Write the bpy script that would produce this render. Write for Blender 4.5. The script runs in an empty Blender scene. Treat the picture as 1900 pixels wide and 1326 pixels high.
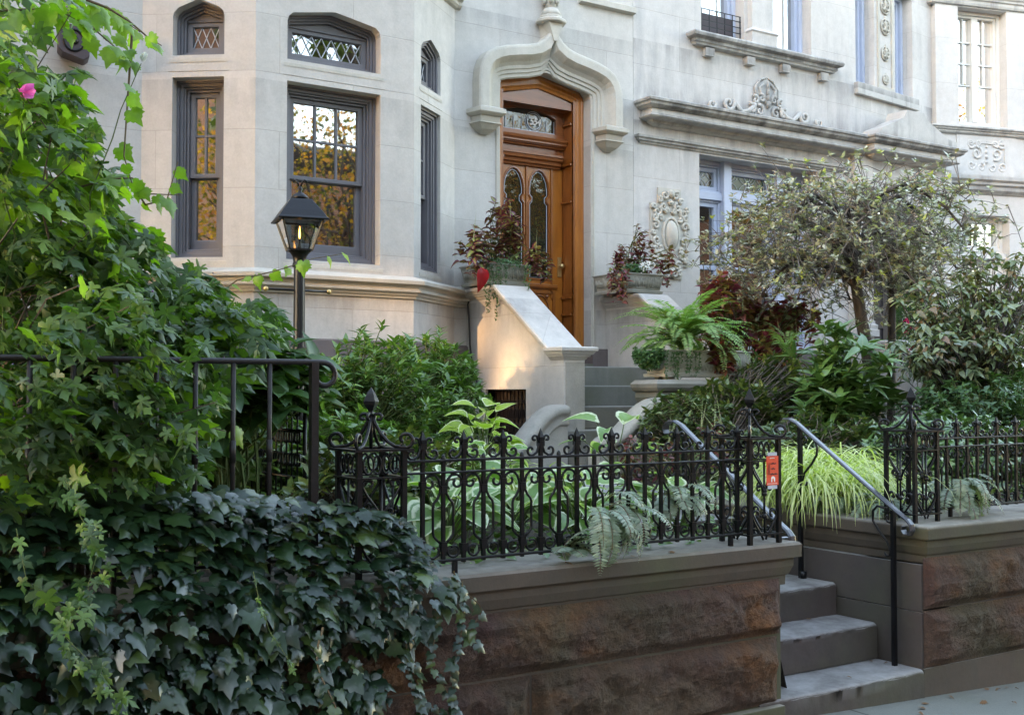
import bpy, math, random
import numpy as np
from mathutils import Vector, noise
from mathutils.geometry import tessellate_polygon
R = math.radians
random.seed(7)
rng = np.random.default_rng(11)

# ---------------------------------------------------------------- camera
F_PX, EYE = 2110.0, 1.6
PITCH, HEAD = math.atan(65 / F_PX), R(57.4)
sc = bpy.context.scene
cam_d = bpy.data.cameras.new('camera'); cam = bpy.data.objects.new('camera', cam_d)
sc.collection.objects.link(cam); sc.camera = cam
cam_d.sensor_width = 36.0; cam_d.lens = F_PX / 1900 * 36.0; cam_d.clip_start = .05; cam_d.clip_end = 500
cam.location = (0, 0, EYE); cam.rotation_euler = (R(90) + PITCH, 0, HEAD - R(90))
# ---------------------------------------------------------------- world, sun, exposure
w = bpy.data.worlds.new('World'); sc.world = w; w.use_nodes = True
nt = w.node_tree; bg = nt.nodes['Background']
sky = nt.nodes.new('ShaderNodeTexSky'); sky.sky_type = 'NISHITA'; sky.sun_disc = False
SUN_AZ, SUN_EL = R(203), R(11)           # azimuth of the direction to the sun, from +X towards +Y
sky.sun_elevation = SUN_EL; sky.sun_rotation = R(90) - SUN_AZ
sky.air_density = 1.0; sky.dust_density = .38; sky.ozone_density = 1.0
nt.links.new(sky.outputs[0], bg.inputs[0]); bg.inputs[1].default_value = .15
sun_d = bpy.data.lights.new('sun', 'SUN'); sun = bpy.data.objects.new('sun', sun_d); sc.collection.objects.link(sun)
sun_d.energy = .6; sun_d.angle = R(.5); sun_d.color = (1, .66, .36)
sdir = Vector((math.cos(SUN_EL) * math.cos(SUN_AZ), math.cos(SUN_EL) * math.sin(SUN_AZ), math.sin(SUN_EL)))
sun.rotation_euler = sdir.to_track_quat('Z', 'Y').to_euler()
sc.view_settings.view_transform = 'Standard'; sc.view_settings.look = 'None'
sc.view_settings.exposure = 3.88; sc.view_settings.gamma = 1
sc.view_settings.use_white_balance = True; sc.view_settings.white_balance_temperature = 8050; sc.view_settings.white_balance_tint = 17
sc.cycles.max_bounces = 6; sc.cycles.transparent_max_bounces = 12
sc.cycles.use_denoising = True

# ---------------------------------------------------------------- a pixel of the photo at a known depth plane -> a point
_a = HEAD
_fw = np.array([math.cos(_a) * math.cos(PITCH), math.sin(_a) * math.cos(PITCH), math.sin(PITCH)])
_rt = np.array([math.sin(_a), -math.cos(_a), 0.]); _up = np.cross(_rt, _fw); _C = np.array([0, 0, EYE])
def P(px, py, X=None, Y=None, Z=None, Q=None):
    d = _fw * F_PX + _rt * (px - 950) - _up * (py - 663)
    if Q is not None:
        (x0, y0), (x1, y1) = Q; n = np.array([y1 - y0, -(x1 - x0), 0.]); t = (n @ np.array([x0, y0, 0.])) / (n @ d)
    elif X is not None: t = X / d[0]
    elif Y is not None: t = Y / d[1]
    else: t = (Z - EYE) / d[2]
    return Vector(_C + d * t)

# ---------------------------------------------------------------- materials
MATS = {}
def srgb(h):
    h = h.lstrip('#'); c = [int(h[i:i + 2], 16) / 255 for i in (0, 2, 4)]
    return tuple((x / 12.92 if x <= .04045 else ((x + .055) / 1.055) ** 2.4) for x in c) + (1,)
class NT:
    def __init__(s, name):
        s.m = bpy.data.materials.new(name); s.m.use_nodes = True; s.t = s.m.node_tree
        s.b = s.t.nodes['Principled BSDF']; s.out = s.t.nodes['Material Output']; MATS[name] = s.m
        s.co = s.n('ShaderNodeTexCoord')
    def n(s, ty, **k):
        x = s.t.nodes.new(ty)
        for a, b in k.items(): setattr(x, a, b)
        return x
    def l(s, a, b): s.t.links.new(a, b)
    def noise(s, scale, detail=4, rough=.55, vec=None, dist=0):
        x = s.n('ShaderNodeTexNoise'); x.inputs['Scale'].default_value = scale; x.inputs['Detail'].default_value = detail
        x.inputs['Roughness'].default_value = rough; x.inputs['Distortion'].default_value = dist
        s.l(vec if vec is not None else s.co.outputs['Object'], x.inputs['Vector']); return x.outputs['Fac']
    def mapr(s, scale=(1, 1, 1), rot=(0, 0, 0), src=None):
        x = s.n('ShaderNodeMapping'); x.inputs['Scale'].default_value = scale; x.inputs['Rotation'].default_value = rot
        s.l(src if src is not None else s.co.outputs['Object'], x.inputs['Vector']); return x.outputs[0]
    def ramp(s, fac, stops):
        x = s.n('ShaderNodeValToRGB'); e = x.color_ramp.elements
        while len(e) < len(stops): e.new(.5)
        for el, (p, c) in zip(e, stops):
            el.position = p; el.color = c if len(c) == 4 else tuple(c) + (1,)
        s.l(fac, x.inputs[0]); return x.outputs[0]
    def mix(s, fac, a, b, mode='MIX'):
        x = s.n('ShaderNodeMix', data_type='RGBA', blend_type=mode)
        for inp, v in ((x.inputs[0], fac), (x.inputs[6], a), (x.inputs[7], b)):
            if hasattr(v, 'is_linked') or isinstance(v, bpy.types.NodeSocket): s.l(v, inp)
            else: inp.default_value = v
        return x.outputs[2]
    def bump(s, h, strength=.3, dist=.01, prev=None):
        x = s.n('ShaderNodeBump'); x.inputs['Strength'].default_value = strength; x.inputs['Distance'].default_value = dist
        s.l(h, x.inputs['Height'])
        if prev is not None: s.l(prev, x.inputs['Normal'])
        return x.outputs[0]
    def math(s, op, a, b=None, c=None):
        x = s.n('ShaderNodeMath', operation=op)
        for i, v in enumerate((a, b, c)):
            if v is None: continue
            if isinstance(v, bpy.types.NodeSocket): s.l(v, x.inputs[i])
            else: x.inputs[i].default_value = v
        return x.outputs[0]
    def set(s, col=None, rough=None, nrm=None, **k):
        for nm, v in dict({'Base Color': col, 'Roughness': rough, 'Normal': nrm}, **k).items():
            if v is None: continue
            if isinstance(v, bpy.types.NodeSocket): s.l(v, s.b.inputs[nm])
            else: s.b.inputs[nm].default_value = v
        return s.m

def stone(name, c1, c2, stain, joints=True, row=.49, width=1.35, stainamt=.5, bumpy=.25, green=0, worn=None, soot=()):
    t = NT(name)
    n1 = t.noise(1.3, 5); n2 = t.noise(60, 3, .7); n3 = t.noise(9, 5, .65)
    col = t.mix(t.ramp(n1, [(.3, (0, 0, 0)), (.7, (1, 1, 1))]), c1, c2)
    streak = t.noise(2.2, 6, .6, vec=t.mapr((2.6, 2.6, .35)))
    f = t.math('MULTIPLY', t.ramp(streak, [(.5, (0, 0, 0)), (.78, (1, 1, 1))]), stainamt)
    col = t.mix(f, col, stain)
    if green:
        g = t.math('MULTIPLY', t.ramp(t.noise(1.1, 5, .6), [(.48, (0, 0, 0)), (.68, (1, 1, 1))]), green)
        col = t.mix(g, col, (.075, .085, .035, 1))
    col = t.mix(.10, col, t.ramp(n2, [(.3, (0.2, .2, .2)), (.7, (.75, .75, .75))]), 'OVERLAY')
    col = t.mix(.18, col, t.ramp(n3, [(.3, (0.3, .3, .3)), (.7, (.7, .7, .7))]), 'OVERLAY')
    if worn:      # up-facing stone paler: foot wear and painted sky light; faces mossy and shaded dark
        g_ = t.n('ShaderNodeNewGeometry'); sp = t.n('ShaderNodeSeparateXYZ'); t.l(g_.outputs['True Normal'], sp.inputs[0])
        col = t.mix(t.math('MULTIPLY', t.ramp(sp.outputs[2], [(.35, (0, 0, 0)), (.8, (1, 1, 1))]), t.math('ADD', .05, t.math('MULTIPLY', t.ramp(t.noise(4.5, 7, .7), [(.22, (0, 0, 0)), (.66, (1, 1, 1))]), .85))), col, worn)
    for z0, z1, amt in soot:   # weather stains that start at a ledge (height z0) and fade out by z1
        sp = t.n('ShaderNodeSeparateXYZ'); t.l(t.co.outputs['Object'], sp.inputs[0]); mr = t.n('ShaderNodeMapRange'); t.l(sp.outputs[2], mr.inputs[0]); mr.inputs[1].default_value = z0; mr.inputs[2].default_value = z1; mr.inputs[3].default_value = 1; mr.inputs[4].default_value = 0
        side = t.math('GREATER_THAN' if z1 > z0 else 'LESS_THAN', sp.outputs[2], z0 - (.02 if z1 > z0 else -.02))
        stn = t.ramp(t.noise(2.4, 6, .65, vec=t.mapr((2.2, 2.2, .5))), [(.36, (0, 0, 0)), (.62, (1, 1, 1))])
        col = t.mix(t.math('MULTIPLY', t.math('MULTIPLY', t.math('MULTIPLY', mr.outputs[0], side), stn), amt), col, (.10, .10, .10, 1))
    bh = t.math('ADD', t.math('MULTIPLY', n2, .35), t.math('MULTIPLY', n3, .6))
    nb = t.bump(bh, bumpy, .008)
    if joints:
        sep = t.n('ShaderNodeSeparateXYZ'); t.l(t.co.outputs['Object'], sep.inputs[0])
        u = t.math('SUBTRACT', sep.outputs[0], t.math('MULTIPLY', sep.outputs[1], .9))
        cb = t.n('ShaderNodeCombineXYZ'); t.l(u, cb.inputs[0]); t.l(sep.outputs[2], cb.inputs[1])
        br = t.n('ShaderNodeTexBrick'); t.l(cb.outputs[0], br.inputs['Vector']); br.offset = .5
        for k, v in {'Scale': 1, 'Mortar Size': .0045, 'Mortar Smooth': .6, 'Brick Width': width, 'Row Height': row, 'Bias': 0}.items(): br.inputs[k].default_value = v
        br.inputs['Color1'].default_value = (.915, .91, .90, 1); br.inputs['Color2'].default_value = (1.0, 1.0, 1.0, 1); br.inputs['Mortar'].default_value = (.80, .78, .76, 1)
        col = t.mix(1.0, col, br.outputs['Color'], 'MULTIPLY')
        nb = t.bump(t.math('SUBTRACT', 1.0, br.outputs['Fac']), .4, .004, nb)
    return t.set(col, .85, nb)
stone('limestone', (.53, .51, .475, 1), (.47, .45, .42, 1), (.30, .29, .27, 1), stainamt=.3, soot=((1.77, 2.1, .2), (3.35, 2.9, .25), (1.60, 1.15, .4), (4.55, 4.2, .3)))
stone('limestone_trim', (.49, .465, .41, 1), (.40, .38, .33, 1), (.25, .25, .20, 1), joints=False, stainamt=.35)
stone('pale_stone', (.55, .53, .50, 1), (.50, .48, .46, 1), (.27, .27, .27, 1), row=.62, width=1.6, stainamt=.5, soot=((3.94, 4.30, .75), (3.70, 3.50, .7), (3.48, 2.9, .35), (4.60, 4.15, .45), (6.0, 6.3, .3)))
stone('pale_trim', (.48, .47, .44, 1), (.36, .355, .34, 1), (.12, .125, .12, 1), joints=False, stainamt=.85, soot=((3.85, 4.02, .95), (4.73, 4.88, .9), (4.60, 4.70, .6), (3.50, 3.60, .6), (3.76, 3.70, .6)))
stone('far_stone', (.56, .55, .53, 1), (.52, .51, .49, 1), (.38, .37, .36, 1), row=.62, width=1.3, stainamt=.3, soot=((3.62, 3.85, .5),))
stone('brown_base', (.155, .125, .12, 1), (.12, .10, .10, 1), (.09, .08, .08, 1), row=.5, stainamt=.4)
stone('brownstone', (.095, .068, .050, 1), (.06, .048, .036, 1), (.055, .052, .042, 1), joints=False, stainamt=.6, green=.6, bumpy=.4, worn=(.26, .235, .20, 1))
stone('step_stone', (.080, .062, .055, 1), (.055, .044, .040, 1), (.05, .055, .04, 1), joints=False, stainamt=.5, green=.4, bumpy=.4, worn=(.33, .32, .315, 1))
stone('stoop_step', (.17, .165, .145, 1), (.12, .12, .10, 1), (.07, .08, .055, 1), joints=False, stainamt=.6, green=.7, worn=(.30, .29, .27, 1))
stone('cast_stone', (.36, .35, .30, 1), (.27, .265, .22, 1), (.16, .17, .13, 1), joints=False, stainamt=.6, bumpy=.8, green=.3)
stone('scroll_stone', (.36, .34, .30, 1), (.26, .25, .22, 1), (.13, .13, .10, 1), joints=False, stainamt=.8, bumpy=.9, green=.25)
# rock-faced brownstone: rust, purple and olive patches with a craggy surface
t = NT('rock_face')
c = t.mix(t.ramp(t.noise(1.7, 4), [(.35, (0, 0, 0)), (.65, (1, 1, 1))]), (.085, .040, .032, 1), (.090, .055, .030, 1))
c = t.mix(t.ramp(t.noise(2.3, 5, vec=t.mapr((1, 1, 1.6), (0, 0, 1))), [(.5, (0, 0, 0)), (.72, (1, 1, 1))]), c, (.19, .075, .022, 1))
c = t.mix(t.ramp(t.noise(1.3, 5, vec=t.mapr((1, 1, 1), (0, 1, 0))), [(.5, (0, 0, 0)), (.7, (1, 1, 1))]), c, (.055, .050, .024, 1))
c = t.mix(t.ramp(t.noise(3.1, 8, .7, vec=t.mapr((1, 1, 3))), [(.62, (0, 0, 0)), (.72, (.6, .6, .6))]), c, (.16, .15, .125, 1))
c = t.mix(.62, c, t.ramp(t.noise(24, 9, .8), [(.3, (.1, .1, .1)), (.7, (.9, .9, .9))]), 'OVERLAY')
t.set(c, .9, t.bump(t.math('ADD', t.noise(18, 9, .75), t.math('MULTIPLY', t.noise(90, 3, .7), .4)), 1.0, .035))
def paint(name, c, rough=.45, var=.12, bump=.08, spec=.5):
    t = NT(name); n = t.noise(7, 5)
    col = t.mix(n, tuple(x * (1 - var) for x in c[:3]) + (1,), tuple(min(1, x * (1 + var)) for x in c[:3]) + (1,))
    t.set(col, t.math('ADD', t.math('MULTIPLY', t.noise(30, 3), .2), rough - .1), t.bump(t.noise(50, 3), bump, .004)); t.b.inputs['Specular IOR Level'].default_value = spec; return t.m
paint('grey_paint', (.125, .122, .135), .42)
paint('blue_paint', (.40, .455, .57), .5)
paint('white_paint', (.62, .61, .58), .5)
paint('dark_door', (.045, .04, .045), .35)
paint('iron', (.006, .006, .007), .34, .3, .25, .3)
paint('old_iron', (.013, .010, .010), .42, .4, .4, .35)
paint('brass', (.55, .40, .18), .35)
paint('lead', (.42, .45, .50), .35)
paint('speaker_brown', (.045, .03, .035), .5)
paint('curtain', (.72, .70, .60), .9)
paint('drape', (.42, .09, .02), .8)
paint('room', (.03, .022, .018), .9)
paint('orange_card', (.72, .075, .03), .45, .03, .0)
paint('white_ink', (.75, .70, .66), .6, .02, 0)
paint('black_ink', (.05, .02, .02), .6, .02, 0)
paint('cable', (.015, .015, .015), .5)
MATS['brass'].node_tree.nodes['Principled BSDF'].inputs['Metallic'].default_value = .8
t = NT('polished_rail'); t.set((.035, .035, .04, 1), .30, t.bump(t.noise(30, 3), .2, .004)); t.b.inputs['Coat Weight'].default_value = .35; t.b.inputs['Coat Roughness'].default_value = .25; t.b.inputs['Specular IOR Level'].default_value = .6
# varnished wood: long vertical grain, amber to red brown
def wood(name, a, b, c_, axis):
    t = NT(name); sc_ = {'z': (7, 7, .5), 'x': (.5, 7, 7)}[axis]
    g = t.noise(3.0, 8, .65, vec=t.mapr(sc_), dist=.4); g2 = t.noise(14, 4, .6, vec=t.mapr(sc_))
    col = t.mix(t.ramp(g, [(.3, (0, 0, 0)), (.7, (1, 1, 1))]), a, b); col = t.mix(t.ramp(g2, [(.55, (0, 0, 0)), (.8, (.7, .7, .7))]), col, c_)
    m = t.set(col, .28, t.bump(g2, .12, .003)); t.b.inputs['Coat Weight'].default_value = .35; t.b.inputs['Coat Roughness'].default_value = .15; return m
wood('amber_wood', (.40, .135, .018, 1), (.29, .085, .012, 1), (.13, .034, .006, 1), 'z')
wood('red_wood', (.26, .080, .022, 1), (.18, .050, .014, 1), (.06, .013, .004, 1), 'x')
wood('red_wood_upright', (.29, .088, .016, 1), (.20, .056, .012, 1), (.06, .013, .004, 1), 'z')
def glass(name, base=.22, tint=(.02, .02, .018, 1), trans=.55, wav=.35, scale=2.0):
    t = NT(name); tr = t.n('ShaderNodeBsdfTransparent'); tr.inputs[0].default_value = (.75, .78, .76, 1)
    gl = t.n('ShaderNodeBsdfGlossy'); gl.inputs['Roughness'].default_value = .015
    t.l(t.bump(t.noise(scale, 2, .4), wav, .02), gl.inputs['Normal'])
    df = t.n('ShaderNodeBsdfDiffuse'); df.inputs[0].default_value = tint
    m1 = t.n('ShaderNodeMixShader'); m1.inputs[0].default_value = trans; t.l(df.outputs[0], m1.inputs[1]); t.l(tr.outputs[0], m1.inputs[2])
    fr = t.n('ShaderNodeFresnel'); fr.inputs[0].default_value = 1.5
    m2 = t.n('ShaderNodeMixShader'); t.l(t.math('ADD', t.math('MULTIPLY', fr.outputs[0], 1.6), base), m2.inputs[0]); t.l(m1.outputs[0], m2.inputs[1]); t.l(gl.outputs[0], m2.inputs[2])
    t.l(m2.outputs[0], t.out.inputs[0]); return t.m
glass('window_glass', .42, wav=.06, scale=1.2); glass('lantern_glass', .04, trans=.97, wav=0); glass('door_glass', .03, (.02, .02, .012, 1), .3, .2, 5)
glass('dark_glass', .16, wav=.08); glass('bright_glass', .42, wav=.10)
# stained glass: interlaced rings of lead over green and plum panes
t = NT('stained_glass'); v = t.n('ShaderNodeTexVoronoi'); v.feature = 'F1'; v.inputs['Scale'].default_value = 8; t.l(t.co.outputs['Object'], v.inputs['Vector'])
t.set(t.ramp(v.outputs['Color'], [(.2, (.05, .015, .012)), (.5, (.03, .07, .045)), (.8, (.06, .035, .02))]), .08)
t = NT('flame'); e = t.n('ShaderNodeEmission'); e.inputs[0].default_value = (1, .42, .09, 1); e.inputs[1].default_value = 1.6; t.l(e.outputs[0], t.out.inputs[0])
# ground
t = NT('soil'); t.set(t.ramp(t.noise(12, 8, .7), [(.3, (.018, .013, .009)), (.7, (.05, .038, .025))]), .95, t.bump(t.noise(25, 8, .7), .8, .04))
t = NT('sidewalk'); c = t.mix(t.noise(1.5, 5), (.16, .165, .15, 1), (.12, .13, .11, 1)); c = t.mix(t.ramp(t.noise(.9, 5), [(.5, (0, 0, 0)), (.7, (.5, .5, .5))]), c, (.085, .10, .06, 1))
br = t.n('ShaderNodeTexBrick'); t.l(t.co.outputs['Object'], br.inputs['Vector']); br.offset = 0
for k_, v_ in {'Scale': 1, 'Mortar Size': .008, 'Brick Width': 1.5, 'Row Height': 1.5}.items(): br.inputs[k_].default_value = v_
br.inputs['Color1'].default_value = (1, 1, 1, 1); br.inputs['Color2'].default_value = (.9, .9, .9, 1); br.inputs['Mortar'].default_value = (.25, .25, .22, 1); c = t.mix(1.0, c, br.outputs['Color'], 'MULTIPLY')
c = t.mix(.25, c, t.ramp(t.noise(120, 3, .8), [(.3, (.2, .2, .2)), (.7, (.8, .8, .8))]), 'OVERLAY'); t.set(c, .8, t.bump(t.noise(60, 5, .7), .3, .006))
t = NT('asphalt'); t.set(t.ramp(t.noise(30, 5, .7), [(.3, (.035, .035, .035)), (.7, (.06, .06, .06))]), .9)
t = NT('far_brick'); br = t.n('ShaderNodeTexBrick'); t.l(t.mapr((1, 1, 1), (R(90), 0, 0)), br.inputs['Vector'])
br.inputs['Scale'].default_value = 3; br.inputs['Color1'].default_value = (.20, .07, .04, 1); br.inputs['Color2'].default_value = (.26, .10, .05, 1); br.inputs['Mortar'].default_value = (.25, .2, .17, 1); t.set(br.outputs[0], .85)
# bark
def bark(name, a, b):
    t = NT(name); t.set(t.ramp(t.noise(14, 6, .7, vec=t.mapr((1, 1, .25))), [(.35, a), (.65, b)]), .9, t.bump(t.noise(18, 6, .7, vec=t.mapr((1, 1, .3))), .8, .02))
bark('bark', (.035, .028, .024), (.085, .072, .062)); bark('twig', (.05, .035, .025), (.11, .085, .06)); bark('green_stem', (.05, .085, .02), (.10, .13, .04))
bark('red_stem', (.12, .035, .02), (.16, .07, .035)); bark('ivy_stem', (.09, .055, .035), (.14, .11, .055)); bark('grey_twig', (.10, .09, .085), (.17, .155, .145))
# leaves: colour varies leaf by leaf; 'e' runs from 0 at the midrib to 1 at the margin
def leaf(name, cols, rough=.4, trans=.25, edge=None, ecut=(.55, .75), coat=0, vein=None, spec=.5, tcol=None, vc=.18):
    t = NT(name); g = t.n('ShaderNodeNewGeometry'); st = [(i / max(1, len(cols) - 1), c) for i, c in enumerate(cols)]
    col = t.ramp(g.outputs['Random Per Island'], st)
    at = t.n('ShaderNodeAttribute'); at.attribute_name = 'e'
    if edge is not None:
        nz = t.math('ADD', at.outputs['Fac'], t.math('MULTIPLY', t.math('SUBTRACT', t.noise(60, 2), .5), .35))
        col = t.mix(t.ramp(nz, [(ecut[0], (0, 0, 0)), (ecut[1], (1, 1, 1))]), col, edge)
    if vein is not None:
        col = t.mix(t.ramp(at.outputs['Fac'], [(.0, (.8, .8, .8)), (vc, (0, 0, 0))]), col, vein)
    col = t.mix(.25, col, t.ramp(t.noise(45, 3), [(.3, (.25, .25, .25)), (.7, (.75, .75, .75))]), 'OVERLAY')
    t.set(col, rough); t.b.inputs['Specular IOR Level'].default_value = spec; t.b.inputs['Coat Weight'].default_value = coat; t.b.inputs['Coat Roughness'].default_value = .3
    tl = t.n('ShaderNodeBsdfTranslucent'); t.l(t.mix(1.0, col, tcol or (1.3, 1.6, .5, 1), 'MULTIPLY'), tl.inputs[0])
    mx = t.n('ShaderNodeMixShader'); mx.inputs[0].default_value = trans; t.l(t.b.outputs[0], mx.inputs[1]); t.l(tl.outputs[0], mx.inputs[2]); t.l(mx.outputs[0], t.out.inputs[0]); return t.m
leaf('ivy_leaf', [(.006, .018, .009), (.010, .030, .012), (.008, .023, .012), (.015, .040, .012), (.010, .028, .010), (.05, .085, .018)], .30, .08, vein=(.045, .07, .04, 1), spec=.55)
leaf('vine_leaf', [(.03, .075, .02), (.055, .12, .025), (.035, .08, .035), (.10, .18, .03), (.04, .09, .03)], .42, .38, vein=(.12, .2, .06, 1))
leaf('vine_leaf_backlit', [(.14, .27, .03), (.09, .20, .02), (.20, .32, .04)], .42, .5)  # brighter yellow-green has the backlight painted into the leaf colour
leaf('shrub_leaf', [(.055, .14, .03), (.09, .20, .035), (.065, .15, .035), (.16, .28, .05)], .32, .22, vein=(.13, .2, .07, 1), spec=.7)
leaf('rhodo_leaf', [(.05, .12, .035), (.075, .16, .04), (.12, .22, .05)], .28, .12, vein=(.12, .17, .07, 1), spec=.8)
leaf('azalea_leaf', [(.04, .085, .03), (.07, .12, .04), (.14, .17, .04), (.06, .11, .05)], .32, .15)
leaf('big_leaf', [(.03, .08, .02), (.045, .11, .028), (.035, .09, .035)], .38, .25, vein=(.08, .14, .06, 1))
leaf('viburnum_leaf', [(.09, .14, .07), (.13, .18, .09), (.15, .19, .07), (.15, .08, .04), (.12, .17, .09), (.20, .23, .14)], .3, .18, spec=.7)
leaf('hosta_leaf', [(.14, .28, .05), (.09, .20, .05), (.18, .32, .06), (.11, .24, .07)], .4, .3, edge=(.55, .60, .40, 1), ecut=(.68, .82))
leaf('hosta_lime', [(.24, .38, .04), (.30, .42, .07)], .4, .35, edge=(.62, .64, .45, 1), ecut=(.80, .9))
leaf('grass_blade', [(.42, .50, .14), (.55, .60, .24), (.66, .68, .40), (.30, .40, .10)], .5, .3)
leaf('fern_leaf', [(.19, .33, .12), (.25, .40, .17), (.14, .27, .09)], .5, .35)
leaf('painted_fern', [(.18, .24, .18), (.24, .31, .24), (.14, .20, .14), (.30, .34, .28)], .5, .25)
leaf('coleus_leaf', [(.16, .03, .06), (.21, .05, .08), (.10, .02, .045), (.16, .19, .06), (.13, .16, .05)], .4, .25, edge=(.10, .015, .05, 1), ecut=(.75, .9), vein=(.26, .34, .08, 1), tcol=(1.6, .8, .6, 1), vc=.62)
leaf('coleus_dark', [(.15, .03, .06), (.10, .022, .045), (.22, .07, .05), (.17, .03, .06), (.12, .15, .04), (.20, .14, .05), (.10, .14, .04)], .4, .25, edge=(.20, .16, .05, 1), ecut=(.85, .97), tcol=(1.6, .8, .6, 1))
leaf('red_leaf', [(.35, .01, .02), (.28, .01, .015)], .35, .3, tcol=(1.6, .5, .5, 1))
leaf('boxy_leaf', [(.03, .09, .025), (.05, .13, .035)], .45, .15)
leaf('holly_leaf', [(.24, .28, .19), (.34, .37, .28), (.46, .48, .40), (.17, .21, .13), (.26, .21, .13)], .32, .15, spec=.7)
leaf('yellow_leaf', [(.35, .36, .12), (.40, .42, .18)], .45, .35)
leaf('autumn_leaf', [(.50, .22, .03), (.30, .20, .04), (.06, .08, .02), (.60, .30, .05), (.42, .12, .03), (.08, .10, .02), (.04, .05, .02)], .6, .5)
leaf('dead_leaf', [(.20, .08, .03), (.28, .14, .05), (.12, .06, .03), (.30, .08, .05)], .7, .1)
leaf('street_leaf', [(.06, .10, .02), (.10, .13, .03)], .5, .3)
leaf('pink_petal', [(.75, .22, .5), (.68, .17, .42)], .5, .4, tcol=(1.2, .7, 1, 1))
leaf('white_petal', [(.8, .8, .76), (.7, .72, .66)], .5, .3, tcol=(1, 1, 1, 1))
leaf('magenta_petal', [(.45, .02, .12), (.55, .04, .18)], .5, .3, tcol=(1.2, .4, .6, 1))
leaf('berry', [(.05, .10, .18), (.14, .06, .18), (.20, .28, .05)], .3, .0)
leaf('seed_spike', [(.36, .38, .22), (.28, .32, .14)], .6, .2)

# ---------------------------------------------------------------- mesh building
def tag(o, label=None, cat=None, group=None, kind=None):
    if label: o['label'] = label
    if cat: o['category'] = cat
    if group: o['group'] = group
    if kind: o['kind'] = kind
    return o
def thing(name, loc, label, cat, group=None, rz=0):
    o = bpy.data.objects.new(name, None); o.empty_display_size = .1; sc.collection.objects.link(o); o.location = loc; o.rotation_euler.z = rz
    return tag(o, label, cat, group)
def abs_loc(o):
    v = Vector(o.location)
    while o.parent: o = o.parent; v += Vector(o.location)
    return v
def clone(o, parent=None):
    c = o.copy(); sc.collection.objects.link(c); c.parent = parent
    for ch in list(o.children): clone(ch, c)
    return c
class Fr:          # an upright plane: u along it, v up, w into the house
    def __init__(s, x, y, ang=0): s.x, s.y, s.c, s.s = x, y, math.cos(ang), math.sin(ang)
    def __call__(s, u, v, w=0): return (s.x + u * s.c - w * s.s, s.y + u * s.s + w * s.c, v)
    def u(s, px, py, w=0):        # coordinates on the plane at depth w of a pixel of the photo
        a = s(0, 0, w); b = s(1, 0, w); p = P(px, py, Q=((a[0], a[1]), (b[0], b[1])))
        return (p.x - a[0]) * s.c + (p.y - a[1]) * s.s, p.z
ID = Fr(0, 0)
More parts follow.
